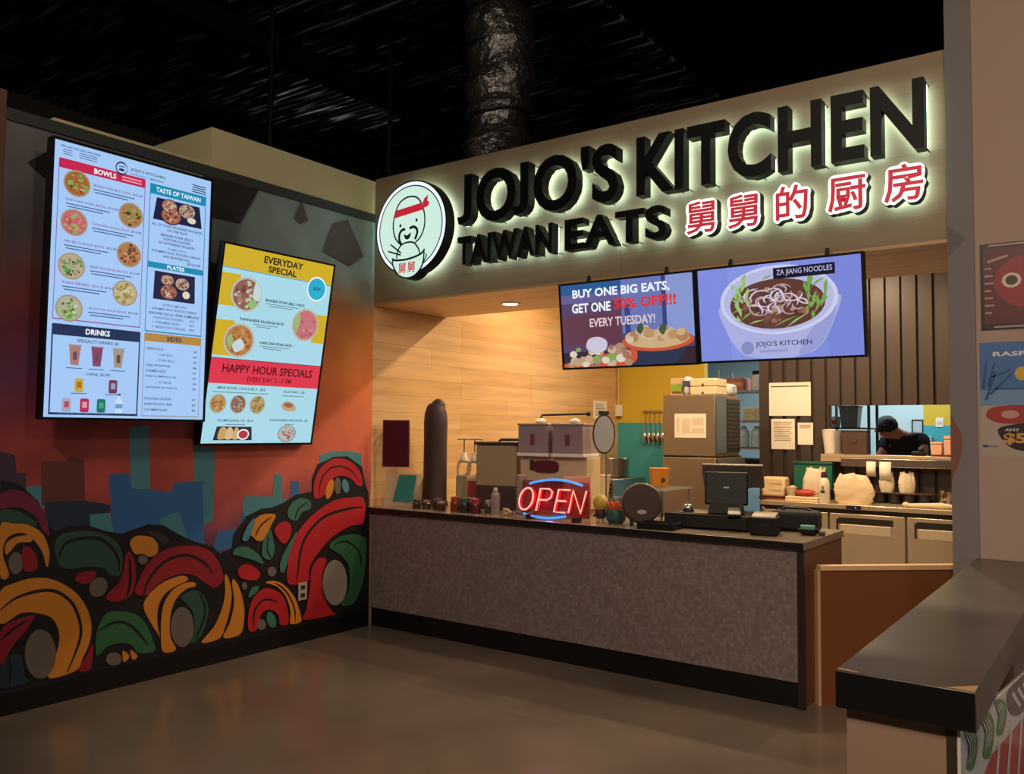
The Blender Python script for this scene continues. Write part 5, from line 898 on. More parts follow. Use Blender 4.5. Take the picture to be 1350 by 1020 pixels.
# neon OPEN sign
t = thing('neon_sign', 'glowing red OPEN sign with blue arcs at the counter front', 'sign', (1.80, 0.06, CT))
neon_r = M('neon_red', '#ffb0a0', emit=1.2); neon_b = M('neon_blue', '#3a9dff', emit=1.1); red_back = M('red_acrylic', '#c00818', 0.2)
bk = B(); bk.box(-0.29, 0.29, 0.035, 0.045, 0.035, 0.285, M('sign_backing', '#8a1420', 0.3, alpha=0.5)); bk.build('backing', t)
NL = {'O': [[(0.10 + 0.088 * math.cos(2 * PI * k / 20) + 0.03 * math.sin(2 * PI * k / 20), 0.5 + 0.5 * math.sin(2 * PI * k / 20)) for k in range(21)]],
      'P': [[(0.23, 0.0), (0.29, 1.0), (0.40, 1.0), (0.44, 0.88), (0.42, 0.62), (0.37, 0.5), (0.265, 0.5)]],
      'E': [[(0.66, 1.0), (0.52, 1.0), (0.46, 0.0), (0.60, 0.0)], [(0.49, 0.5), (0.61, 0.5)]], 'N': [[(0.64, 0.0), (0.70, 1.0), (0.79, 0.02), (0.86, 1.0)]]}
for ch, lines in NL.items():
    bs = B(); bt = B()
    for ln in lines:
        P3 = [(-0.30 + u * 0.69, 0.0, 0.065 + v * 0.165) for u, v in ln]
        bt.tube(P3, 0.0065, neon_r, 8); bs.tube([(p[0] + 0.006, p[1] + 0.022, p[2] - 0.002) for p in P3], 0.011, red_back, 6)
    bt.build('letter_tube', t); bs.build('letter_channel', t)
b = B(); b.tube([(-0.20, 0, 0.262)] + [(-0.20 + 0.46 * k / 10, 0, 0.262 + 0.045 * math.sin(PI * (0.02 + 0.86 * k / 10)) - 0.012 * k / 10) for k in range(1, 11)], 0.0085, neon_b, 8); b.build('top_arc', t)
b = B(); b.tube([(-0.255 + 0.375 * k / 10, 0, 0.038 - 0.022 * math.sin(PI * k / 10)) for k in range(11)], 0.0085, neon_b, 8); b.build('bottom_arc', t)
for x_, p_, c_ in ((-0.12, 0.9, (1.0, 0.05, 0.05)), (0.14, 0.9, (1.0, 0.05, 0.05)), (0.0, 0.5, (0.1, 0.35, 1.0))):
    l = bpy.data.lights.new('neon_glow', 'POINT'); l.energy = p_; l.color = c_; l.shadow_soft_size = 0.05; o = bpy.data.objects.new('neon_glow', l); COL.objects.link(o); o.location = (1.80 + x_, 0.025, CT + (0.15 if p_ > 0.6 else 0.03))
for x in (-0.2, 0.2): B().box(x - 0.02, x + 0.02, -0.02, 0.06, 0.0, 0.036, M('sign_foot', '#2a1418', 0.4)).build('foot', t, bevel=0.003)

t = thing('bobble_figure', 'little figure with a round yellow head, right of the neon sign', 'figurine', (2.13, 0.20, CT), RC)
B().blob((0, 0, 0.14), (0.056, 0.054, 0.06), M('yellow_head', '#c0a040', 0.5), 12).build('head', t); B().lathe([(0.03, 0.03), (0.042, 0.06), (0.035, 0.09), (0.02, 0.1)], darkbrown, 14).build('torso', t)
for s in (-1, 1): B().blob((s * 0.018, 0, 0.018), (0.016, 0.02, 0.02), cream, 6).build('leg', t)
t = thing('planter_ornament', 'teal round ornament with orange leaf tips', 'ornament', (2.245, 0.22, CT))
B().lathe([(0.05, 0), (0.068, 0.02), (0.075, 0.06), (0.066, 0.095), (0.05, 0.105)], M('teal_glaze', '#2c5450', 0.4), 20).build('pot', t)
b = B()
for k in range(7):
    a = 2 * PI * k / 7; b.lathe([(0.022, 0), (0.02, 0.03), (0.004, 0.07)], M('orange_leaf', '#c04a20', 0.5), 8, TR(0.032 * math.cos(a), 0.032 * math.sin(a), 0.09, 0.35 * -math.sin(a), 0.35 * math.cos(a)))
b.lathe([(0.03, 0), (0.02, 0.05), (0.004, 0.07)], MATS['orange_leaf'], 8, TR(0, 0, 0.095)); b.build('leaf_crown', t)
t = thing('hand_drum', 'dark round drum standing on its rim with a pale oval badge', 'drum', (2.455, 0.21, CT + 0.019), RC - 0.1, -0.08)
Tm = TR(0, 0, 0.135, PI / 2)
B().lathe([(0.118, -0.05), (0.135, -0.045), (0.138, 0.0), (0.135, 0.045), (0.125, 0.05)], darkbrown, 40, Tm).build('shell', t); b = B(); b.lathe([(0.1255, 0.0), (0.1255, 0.002)], M('drum_skin', '#46302c', 0.35), 36, TR(0, -0.051, 0.135, PI / 2)); b.build('drum_skin', t)
b = B(); b.prism(circle(0.0, 0.075, 0.034, 0.015, 20), 0.0535, 0.0545, M('badge_silver', '#b0a098', 0.4), E3); b.build('badge', t)
b = B(); b.tube([(0.137 * math.cos(2 * PI * k / 36), 0.03, 0.135 + 0.137 * math.sin(2 * PI * k / 36)) for k in range(36)], 0.006, M('hoop_brass', '#8a6a44', 0.4, 0.6), 6, closed=True); b.build('hoop', t)
for s in (-1, 1): B().box(s * 0.07 - 0.012, s * 0.07 + 0.012, -0.05, 0.06, -0.013, 0.02, blackpl).build('cradle', t)
t = thing('tip_tray', 'shallow black tray with small cards at the counter front', 'tray', (2.645, 0.10, CT), 0.08)
b = B(); b.box(-0.13, 0.13, -0.08, 0.08, 0, 0.01, blackpl)
b.build('tray_base', t, bevel=0.002)
for q in ((-0.13, 0.13, -0.08, -0.072), (-0.13, 0.13, 0.072, 0.08), (-0.13, -0.122, -0.072, 0.072), (0.122, 0.13, -0.072, 0.072)): B().box(q[0], q[1], q[2], q[3], 0.01, 0.045, blackpl).build('tray_side', t)
B().box(-0.11, 0.02, -0.05, 0.05, 0.01, 0.03, M('card_pale', '#c8b0a0', 0.6)).build('card_stack', t, rot=(0, 0, 0.1))
t = thing('glass_shelf', 'clear glass shelf on thin metal posts behind the drum', 'shelf', (2.42, 0.62, CT))
B().box(-0.14, 0.15, -0.30, 0.22, 0.235, 0.243, M('shelf_glass', '#b8c8c0', 0.05, alpha=0.25, spec=0.8)).build('glass_pane', t)
for x, y in ((-0.12, -0.27), (0.12, -0.27), (-0.12, 0.19), (0.12, 0.19)): B().tube([(x, y, 0), (x, y, 0.235)], 0.008, steel, 8).build('post', t)
t = thing('orange_box', 'orange drink box on the glass shelf', 'carton', (2.34, 0.72, CT + 0.243), RC)
B().add([(-0.055, -0.05, 0), (0.055, -0.05, 0), (0.055, 0.05, 0), (-0.055, 0.05, 0), (-0.07, -0.06, 0.14), (0.07, -0.06, 0.14), (0.07, 0.06, 0.14), (-0.07, 0.06, 0.14)], [(0, 1, 5, 4), (1, 2, 6, 5), (2, 3, 7, 6), (3, 0, 4, 7), (4, 5, 6, 7), (3, 2, 1, 0)], M('orange_card', '#d8801e', 0.5)).build('carton_body', t, bevel=0.004)
b = B(); b.flat([(0.02 + p[0], 0.05 + p[1]) for p in circle(0, 0, 0.018, 0.018, 6)], 0.061, darkbrown, lambda u, v, d: (u, -0.0605 + (0.05 - v) * 0.07, v)); b.build('print_mark', t)
t = thing('bell', 'chrome call bell on the black register plate', 'bell', (2.735, 0.37, CT + 0.104))
B().lathe([(0.04, 0), (0.04, 0.01), (0.03, 0.015)], blackpl, 20).build('base', t); B().lathe([(0.036, 0.014), (0.037, 0.022), (0.032, 0.04), (0.02, 0.052), (0.006, 0.056)], chrome, 22).build('dome', t); b = B(); b.lathe([(0.006, 0.056), (0.006, 0.068), (0.003, 0.072)], chrome, 10); b.build('plunger', t)

# till
t = thing('cash_drawer', 'wide low black cash drawer at the open end of the counter', 'cash drawer', (2.90, 0.47, CT), 0.1)
B().box(-0.30, 0.28, -0.22, 0.24, 0.008, 0.10, blackpl).build('case', t, bevel=0.004); B().box(-0.29, 0.27, -0.226, -0.22, 0.014, 0.085, M('drawer_front', '#181716', 0.45)).build('drawer_front', t, bevel=0.002)
for x in (-0.26, 0.24):
    for y in (-0.18, 0.20): B().lathe([(0.014, 0), (0.014, 0.009)], blackpl, 10, TR(x, y, 0)).build('foot', t)
B().box(-0.22, -0.02, -0.16, 0.10, 0.1, 0.1035, steel).build('top_plate', t)
t = thing('register_terminal', 'black till terminal with a tilted screen standing on the cash drawer', 'till', (2.985, 0.44, CT + 0.1038), 0.35)
b = B(); b.add([(-0.12, -0.10, 0), (0.12, -0.10, 0), (0.12, 0.10, 0), (-0.12, 0.10, 0), (-0.11, -0.07, 0.06), (0.11, -0.07, 0.06), (0.11, 0.09, 0.10), (-0.11, 0.09, 0.10)], [(0, 1, 5, 4), (1, 2, 6, 5), (2, 3, 7, 6), (3, 0, 4, 7), (4, 5, 6, 7), (3, 2, 1, 0)], blackpl); b.build('base', t, bevel=0.006)
b = B(); b.box(-0.145, 0.145, -0.012, 0.02, 0.0, 0.23, blackpl); o = b.build('screen_case', t, bevel=0.012); o.location = (0, -0.02, 0.055); o.rotation_euler = (-0.22, 0, 0)
b = B(); b.box(-0.018, 0.018, -0.0135, -0.0125, 0.115, 0.123, M('badge_pale', '#b0a8a0', 0.4)); o = b.build('emblem', t); o.location = (0, -0.02, 0.055); o.rotation_euler = (-0.22, 0, 0)
t = thing('card_reader', 'grey card reader lying against the till terminal', 'card reader', (3.10, 0.285, CT + 0.115), 0.4)
b = B(); b.add([(-0.045, -0.06, -0.014), (0.045, -0.06, -0.014), (0.045, 0.07, -0.014), (-0.045, 0.07, -0.014), (-0.045, -0.06, 0.0), (0.045, -0.06, 0.0), (0.045, 0.07, 0.04), (-0.045, 0.07, 0.04)], [(0, 1, 5, 4), (1, 2, 6, 5), (2, 3, 7, 6), (3, 0, 4, 7), (4, 5, 6, 7), (3, 2, 1, 0)], blackpl); b.build('body', t, bevel=0.004)
b = B(); b.add([(-0.036, -0.05, 0.0042), (0.036, -0.05, 0.0042), (0.036, 0.055, 0.0365), (-0.036, 0.055, 0.0365)], [(0, 1, 2, 3)], M('reader_grey', '#6a625c', 0.35)); b.build('key_panel', t)
t = thing('staff_display', 'large dark tilted tablet screen facing away above the till', 'screen', (2.90, 0.80, CT), 0.25)
b = B(); b.box(-0.215, 0.215, -0.014, 0.014, 0.0, 0.19, M('tablet_shell', '#5a5048', 0.4)); o = b.build('screen_case', t, bevel=0.006); o.location = (0, -0.01, 0.265); o.rotation_euler = (0.55, 0, 0)
b = B(); b.tube([(0, 0.03, 0.012), (0, 0.03, 0.25), (0, -0.03, 0.33)], 0.02, darkmet, 10); b.build('stand', t); B().box(-0.09, 0.09, -0.06, 0.10, 0, 0.012, darkmet).build('foot', t, bevel=0.003)
t = thing('receipt_printer', 'small black receipt printer with a tan top near the counter end', 'printer', (3.32, 0.26, CT), 0.2)
b = B(); b.box(-0.085, 0.085, -0.09, 0.09, 0, 0.115, blackpl); b.build('case', t, bevel=0.008)
b = B(); b.add([(-0.075, -0.075, 0.1155), (0.075, -0.075, 0.1155), (0.075, 0.07, 0.1155), (-0.075, 0.07, 0.1155), (-0.075, -0.06, 0.128), (0.075, -0.06, 0.128), (0.075, 0.06, 0.14), (-0.075, 0.06, 0.14)], [(0, 1, 5, 4), (1, 2, 6, 5), (2, 3, 7, 6), (3, 0, 4, 7), (4, 5, 6, 7), (3, 2, 1, 0)], M('printer_top', '#8a745c', 0.4)); b.build('paper_cover', t, bevel=0.003)
B().box(-0.03, 0.03, -0.0925, -0.0905, 0.06, 0.075, M('slot_dark', '#050505', 0.6)).build('slot', t)
t = thing('black_case', 'black padded case lying behind the receipt printer', 'case', (3.42, 0.62, CT), 0.1)
b = B(); b.box(-0.17, 0.14, -0.10, 0.10, 0, 0.135, M('black_fabric', '#18171a', 0.8)); b.build('case_body', t, bevel=0.03); B().tube([(-0.12, 0, 0.133), (-0.08, 0, 0.150), (0.05, 0, 0.150), (0.09, 0, 0.133)], 0.009, blackpl, 6).build('grip', t)
t = thing('cable_loop', 'grey cable looping up between the printer and the black case', 'cable', (3.24, 0.44, CT))
b = B(); b.tube([(0.0, 0.0, 0.006), (-0.03, 0.02, 0.09), (0.0, 0.0, 0.16), (0.05, -0.03, 0.12), (0.02, -0.06, 0.05), (-0.02, -0.05, 0.006)], 0.005, M('cable_grey', '#a08c7c', 0.5), 6); b.build('cord', t)
t = thing('sponge_holder', 'black dish holding a pale teal sponge at the counter end', 'dish', (3.555, 0.40, CT), 0.3)
b = B(); b.lathe([(0.03, 0), (0.05, 0.012), (0.058, 0.04), (0.052, 0.04), (0.045, 0.016)], blackpl, 20, None, 1.15, 0.8); b.build('dish', t); b = B(); b.box(-0.05, 0.04, -0.028, 0.028, 0.022, 0.062, M('teal_sponge', '#5f9a86', 0.8, bump=0.3, nscale=60)); b.build('sponge', t, bevel=0.006)
B().box(0.062, 0.10, -0.02, 0.02, 0.0, 0.025, darkbrown).build('side_clip', t, bevel=0.003)

# ------------------------------------------------------------------ against the plank wall, behind the counter
t = thing('wall_bench', 'long brown service bench with a steel top along the plank wall', 'bench', (0.36, 2.55, 0))
B().box(-0.34, 0.34, -1.45, 1.45, 0.06, 0.88, brownpan).build('cabinet', t); B().box(-0.355, 0.36, -1.48, 1.48, 0.88, 0.92, steel).build('steel_top', t, bevel=0.003); B().box(-0.32, 0.30, -1.43, 1.43, 0, 0.06, blackbase).build('plinth', t)
BT = 0.9205
t = thing('stock_pot', 'large lidded steel pot at the far end of the plank wall', 'pot', (0.36, 3.55, BT + 0.2), 0)
B().lathe([(0.17, 0), (0.19, 0.01), (0.19, 0.21), (0.196, 0.215)], steel, 28).build('pot_body', t); B().lathe([(0.197, 0.216), (0.19, 0.226), (0.03, 0.24)], steel, 28).build('lid', t); b = B(); b.tube([(-0.03, 0, 0.238), (-0.02, 0, 0.262), (0.02, 0, 0.262), (0.03, 0, 0.238)], 0.007, steel, 6); b.build('lid_grip', t)
t = thing('hot_well', 'steel food warmer under the stock pot', 'warmer', (0.36, 3.50, BT))
B().box(-0.26, 0.26, -0.40, 0.38, 0.0, 0.20, steel).build('housing', t, bevel=0.006)
for k in range(3): B().box(-0.24, 0.24, -0.4035, -0.4, 0.04 + k * 0.045, 0.06 + k * 0.045, darkmet).build('louver', t)
t = thing('prep_pan', 'steel lidded pan on the bench before the food warmer', 'pan', (0.42, 2.55, BT))
B().box(-0.17, 0.17, -0.26, 0.26, 0, 0.15, steel).build('pan_body', t, bevel=0.01); B().box(-0.18, 0.18, -0.27, 0.27, 0.15, 0.162, chrome).build('lid', t, bevel=0.003); B().box(-0.05, 0.05, -0.01, 0.01, 0.162, 0.19, blackpl).build('lid_grip', t)
t = thing('sauce_tub', 'pale plastic tub at the front edge of the bench', 'tub', (0.58, 2.93, BT))
B().lathe([(0.065, 0), (0.088, 0.25), (0.082, 0.25), (0.062, 0.02)], M('tub_beige', '#b5a078', 0.5), 20).build('tub_body', t); b = B(); b.lathe([(0.089, 0.245), (0.093, 0.252), (0.089, 0.262)], cream, 20, caps=False); b.build('rim', t)
t = thing('paper_notice', 'white printed notice pinned on the plank wall', 'notice', (0.003, 3.88, 1.80), PI / 2)
B().box(-0.165, 0.165, -0.002, 0.002, 0, 0.22, paper).build('sheet', t)
for k in range(6): B().box(-0.12, 0.12 - 0.03 * (k % 3), -0.0028, -0.0021, 0.04 + k * 0.026, 0.05 + k * 0.026, M('faint_ink', '#8a8078', 0.8)).build('text_line', t)
t = thing('wall_conduit', 'grey conduit running down to a switch box where plank and yellow wall meet', 'conduit', (0.03, 4.29, 0))
b = B(); b.tube([(0, 0, 1.98), (0, 0, 3.40)], 0.012, cream, 8); b.build('pipe', t); B().box(-0.03, 0.045, -0.03, 0.03, 1.84, 1.98, whitepl).build('switch_box', t, bevel=0.004)
t = thing('utensil_rack', 'whisks and ladles hanging on the teal wall', 'utensils', (0.52, 4.318, 1.9))
B().box(-0.16, 0.16, -0.012, 0.0, -0.012, 0.012, steel).build('rail', t)
for k in range(5):
    x = -0.12 + k * 0.06; b = B(); b.tube([(x, -0.022, 0.0), (x, -0.03, -0.20), (x, -0.03, -0.26)], 0.006, chrome, 6)
    b.lathe([(0.005, 0), (0.026, 0.05), (0.03, 0.10), (0.012, 0.14)], MATS['chrome'], 10, TR(x, -0.032, -0.40)); b.build('utensil', t)
    
# tall steel ice cabinet
t = thing('ice_cabinet', 'tall tan-lit steel cabinet with a louvered side panel', 'cabinet', (1.51, 3.42, 0))
panel_m = M('satin_steel', '#9a8a74', 0.42, 0.75, noise=0.06, nscale=3)
B().box(-0.29, 0.295, -0.32, 0.33, 1.40, 2.04, panel_m).build('upper_body', t, bevel=0.006); B().box(-0.29, 0.295, -0.32, 0.45, 0.08, 1.385, panel_m).build('lower_bin', t, bevel=0.006); B().box(-0.285, 0.29, -0.31, 0.40, 1.385, 1.40, darkmet).build('gap_strip', t)
B().box(0.296, 0.312, -0.31, -0.06, 1.43, 2.02, M('blue_grey_panel', '#5c6a74', 0.4, 0.4)).build('side_door', t, bevel=0.003)
o = B().box(0.296, 0.316, -0.04, 0.31, 1.44, 2.0, M('louver_panel', '#30343a', 0.5, 0.3)).build('louver_panel', t, bevel=0.003)
for k in range(12): B().box(0.3165, 0.322, -0.03, 0.30, 1.47 + k * 0.043, 1.485 + k * 0.043, darkmet).build('louver', t)
b = B(); b.add([(0.2955, -0.30, 1.05), (0.2955, 0.43, 1.05), (0.2955, 0.43, 1.375), (0.2955, -0.30, 1.375), (0.40, -0.30, 1.05), (0.40, 0.43, 1.05), (0.32, 0.43, 1.375), (0.32, -0.30, 1.375)], [(3, 2, 1, 0), (4, 5, 6, 7), (0, 1, 5, 4), (1, 2, 6, 5), (2, 3, 7, 6), (3, 0, 4, 7)], M('bin_door', '#3c3a3a', 0.4)); b.build('bin_door', t, bevel=0.006)
for x in (-0.25, 0.25):
    for y in (-0.28, 0.40): B().tube([(x, y, 0), (x, y, 0.08)], 0.02, darkmet, 8).build('foot', t)
t = thing('paper_notice', 'wide cream notice fixed on the tall steel cabinet', 'notice', (1.53, 3.097, 1.59))
B().box(-0.175, 0.175, -0.001, 0.002, 0, 0.25, paper).build('sheet', t)
for q in ((-0.155, -0.12, 0.06, 0.21), (0.02, 0.15, 0.13, 0.21), (-0.09, 0.0, 0.05, 0.2), (0.02, 0.15, 0.05, 0.10)): B().box(q[0], q[1], -0.0018, -0.0011, q[2], q[3], M('notice_tint', '#dccbae', 0.8)).build('text_block', t)
CTOP = 2.0405
def soft_box(name, label, cat, x, y, z, w, d, h, m, rz=0, bev=0.012, extra=None):
    t = thing(name, label, cat, (x, y, z), rz); B().box(-w / 2, w / 2, -d / 2, d / 2, 0, h, m).build('body', t, bevel=bev); return t
t = soft_box('carton', 'cardboard carton with a green label tilting on the steel cabinet', 'box', 1.30, 3.36, CTOP, 0.14, 0.26, 0.185, M('card_tan', '#c2a078', 0.8), 0.15, 0.004)
B().box(-0.06, 0.06, -0.152, -0.1505, 0.04, 0.12, M('green_label', '#7a9a30', 0.6)).build('label', t)
t = soft_box('flour_bag', 'white bag with blue print beside the green labelled carton', 'bag', 1.435, 3.28, CTOP, 0.07, 0.18, 0.20, M('bag_white', '#c0c4d0', 0.5, noise=0.2, nscale=20), 0.1, 0.03); B().box(-0.04, 0.04, -0.092, -0.0905, 0.09, 0.15, M('blue_print', '#3a4468', 0.5)).build('print', t)
for k, (z, lb) in enumerate([(CTOP, 'cream foam tray pack lying on the steel cabinet, lower of two'), (CTOP + 0.0855, 'cream foam tray pack on top of the other')]):
    t = soft_box('foam_pack', lb, 'pack', 1.64, 3.32, z, 0.29, 0.30, 0.085, M('foam_cream', '#d8c49c', 0.6), 0, 0.012); t['group'] = 'foam packs'
    B().box(-0.01, 0.01, -0.153, -0.1505, 0.0, 0.03, darkbrown).build('slit', t)
t = soft_box('plastic_roll', 'white plastic wrapped roll at the louvered end of the cabinet top', 'roll', 1.765, 3.60, CTOP, 0.09, 0.24, 0.13, M('film_white', '#c8ccc8', 0.3), 0, 0.04); B().box(-0.047, 0.047, -0.03, 0.03, 0.04, 0.10, M('film_band', '#9aa4a8', 0.4)).build('band', t)
# shelving in the passage
t = thing('storage_rack', 'steel storage rack in the passage beside the brown partition', 'rack', (1.50, 4.85, 0))
for z in (0.35, 1.10, 1.45, 1.77, 2.13): B().box(-0.30, 0.33, -0.22, 0.22, z, z + 0.02, M('rack_steel', '#7a8288', 0.4, 0.6)).build('shelf', t)
for x in (-0.29, 0.32):
    for y in (-0.21, 0.21): B().tube([(x, y, 0), (x, y, 2.40)], 0.013, MATS['rack_steel'], 8).build('post', t)
t = soft_box('storage_box', 'dull red box on the top rack shelf', 'box', 1.40, 4.80, 2.1505, 0.24, 0.26, 0.15, M('dull_red', '#8a5248', 0.6), 0, 0.006); B().box(-0.1, 0.1, -0.132, -0.1305, 0.05, 0.1, M('box_label', '#a87a68', 0.7)).build('label', t)
t = thing('white_canister', 'white canister with a dark cap on the top rack shelf', 'canister', (1.63, 4.78, 2.1505)); B().lathe([(0.06, 0), (0.065, 0.01), (0.065, 0.17), (0.05, 0.19)], M('canister_white', '#c0c6d0', 0.4), 18).build('body', t); B().lathe([(0.045, 0.19), (0.045, 0.235), (0.03, 0.24)], blackpl, 14).build('cap', t)
t = soft_box('clear_tub', 'clear tub of pale goods on the second rack shelf', 'tub', 1.60, 4.80, 1.7905, 0.20, 0.28, 0.14, M('tub_clear', '#a8a890', 0.2, noise=0.5, nscale=25), 0, 0.008); B().box(-0.105, 0.105, -0.145, 0.145, 0.14, 0.152, M('tub_lid', '#d0d4cc', 0.3)).build('lid', t)
for k, (x, lb) in enumerate([(1.47, 'pale blue water jug next to the steel cabinet'), (1.63, 'pale blue water jug next to the brown partition')]):
    t = thing('water_jug', lb, 'jug', (x, 4.78, 1.4705), group='water jugs'); B().lathe([(0.06, 0), (0.072, 0.01), (0.072, 0.16), (0.06, 0.20), (0.028, 0.235)], M('jug_blue', '#93a8ba', 0.25, coat=0.4), 18).build('body', t); B().lathe([(0.03, 0.234), (0.03, 0.258)], whitepl, 12).build('cap', t)
t = soft_box('dark_crate', 'dark blue crate on the lower rack shelf', 'crate', 1.55, 4.82, 1.1205, 0.44, 0.36, 0.22, M('crate_navy', '#20283a', 0.5), 0, 0.006); B().box(-0.21, 0.21, -0.19, -0.181, 0.17, 0.21, blackpl).build('rim', t)

# ------------------------------------------------------------------ prep fridge line under the pass window
PT = 0.9505
ss = M('prep_steel', '#cdbfa4', 0.27, 0.62, noise=0.06, nscale=4)
t = thing('prep_fridge', 'long steel undercounter fridge with three doors below the pass window', 'fridge', (3.27, 3.87, 0))
B().box(-1.13, 1.13, -0.29, 0.31, 0.10, 0.90, M('fridge_case', '#8c8478', 0.4, 0.7)).build('case', t, bevel=0.004); B().box(-1.16, 1.16, -0.33, 0.315, 0.905, 0.95, ss).build('worktop', t, bevel=0.004); B().box(-1.10, 1.10, -0.25, 0.28, 0.0, 0.10, blackbase).build('plinth', t)
B().box(-1.15, 1.15, -0.318, -0.29, 0.865, 0.905, darkmet).build('shadow_gap', t)
for k in range(3):
    x0 = -1.185 + 0.71 * k + 0.02; x1 = x0 + 0.685; x0 = max(x0, -1.13)
    if x1 - x0 < 0.1: continue
    d = B().box(x0, x1, -0.325, -0.292, 0.13, 0.862, ss).build('door', t, bevel=0.004)
    h = B(); h.box(x0 + 0.08, x1 - 0.10, -0.3265, -0.325, 0.765, 0.825, M('handle_recess', '#1c1712', 0.5)); h.build('handle_recess', d)
    h = B(); h.add([(x0 + 0.10, -0.3262, 0.67), (x1 - 0.12, -0.3262, 0.67), (x1 - 0.12, -0.337, 0.755), (x0 + 0.10, -0.337, 0.755), (x0 + 0.10, -0.3255, 0.67), (x1 - 0.12, -0.3255, 0.67), (x1 - 0.12, -0.3255, 0.76), (x0 + 0.10, -0.3255, 0.76)], [(0, 1, 2, 3), (3, 2, 6, 7), (0, 3, 7, 4), (1, 5, 6, 2)], M('pull_steel', '#e6d8bc', 0.3, 0.4)); h.build('pull', d)
    B().box(x0 + 0.06, x0 + 0.08, -0.3265, -0.325, 0.67, 0.81, MATS['handle_recess']).build('recess_edge', d)
B().box(-0.30, -0.16, -0.3325, -0.33, 0.908, 0.945, M('controller', '#2a2224', 0.3)).build('controller', t); B().lathe([(0.007, 0), (0.006, 0.002)], M('blue_led', '#5a50ff', emit=3.0), 12, TR(-0.21, -0.3325, 0.926, PI / 2)).build('indicator_led', t)
t = thing('pass_shelf', 'pale steel ledge with a lower rail under the pass window', 'shelf', (3.42, 4.07, 1.355))
B().box(-0.83, 0.83, -0.04, 0.125, 0.045, 0.075, M('pale_steel', '#d6bc98', 0.35, 0.5)).build('ledge', t, bevel=0.003)
B().box(-0.83, -0.62, -0.04, 0.0, 0.0, 0.045, MATS['pale_steel']).build('ledge_lip', t); B().box(0.40, 0.83, -0.04, 0.0, 0.0, 0.045, MATS['pale_steel']).build('ledge_lip', t)
B().box(-0.62, 0.42, -0.06, -0.015, -0.045, 0.04, steel).build('ticket_rail', t, bevel=0.005)
def wnote(label, x0, x1, z0, z1, n):
    t = thing('paper_notice', label, 'notice', ((x0 + x1) / 2, 4.197, z0)); w = x1 - x0; hh = z1 - z0
    B().box(-w / 2, w / 2, -0.002, 0.002, 0, hh, paper).build('sheet', t)
    for k in range(n): B().box(-w * 0.38, w * 0.38 - 0.04 * w * (k % 3), -0.003, -0.0021, hh * (0.9 - 0.06 * k) - 0.008, hh * (0.9 - 0.06 * k), M('note_ink', '#a58a6a', 0.8)).build('text_line', t)
    return t
t = wnote('large cream planner sheet, top of the three papers on the brown partition', 1.985, 2.443, 1.837, 2.204, 1)
B().box(-0.21, 0.21, -0.0032, -0.0021, 0.318, 0.33, M('planner_ink', '#5a4030', 0.8)).build('heading_line', t)
wnote('upright cream list, lower left of the papers on the brown partition', 2.007, 2.267, 1.469, 1.803, 11)
wnote('small cream slip, lower right of the papers on the brown partition', 2.30, 2.464, 1.523, 1.762, 3)
# goods standing on the worktop
t = thing('towel_stack', 'cream folded towels standing on a red tray at the worktop end', 'towels', (2.15, 3.90, PT + 0.0185))
b = B(); b.box(-0.125, 0.125, -0.10, 0.10, 0, 0.21, M('towel_cream', '#e0c496', 0.85, bump=0.3, nscale=14)); b.build('towels', t, bevel=0.025, rot=(0, 0.0, 0.05))
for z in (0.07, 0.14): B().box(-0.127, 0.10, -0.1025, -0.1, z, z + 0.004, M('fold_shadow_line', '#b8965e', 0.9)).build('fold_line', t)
t = thing('red_tray', 'thin dark red tray under the cream towels', 'tray', (2.16, 3.90, PT)); B().box(-0.15, 0.17, -0.13, 0.13, 0, 0.012, M('tray_red', '#6e2420', 0.4)).build('tray_base', t, bevel=0.003)
for y in (-0.1275, 0.1275): B().box(-0.15, 0.17, y - 0.0025, y + 0.0025, 0.012, 0.017, MATS['tray_red']).build('tray_lip', t)
t = thing('green_crate', 'green plastic crate raised behind the white bags', 'crate', (2.50, 4.11, PT + 0.0995))
B().box(-0.2, 0.2, -0.07, 0.07, 0, 0.27, M('crate_green', '#1f6a52', 0.45)).build('crate_body', t, bevel=0.008); B().box(-0.21, 0.21, -0.08, 0.08, 0.27, 0.295, M('crate_rim', '#2a5a48', 0.4)).build('crate_rim', t, bevel=0.004)
t = thing('crate_stand', 'dark low riser carrying the green crate', 'riser', (2.50, 4.11, PT)); B().box(-0.17, 0.17, -0.06, 0.06, 0.03, 0.099, darkbrown).build('riser_top', t)
for x in (-0.14, 0.14): B().box(x - 0.02, x + 0.02, -0.05, 0.06, 0, 0.03, darkbrown).build('riser_leg', t)
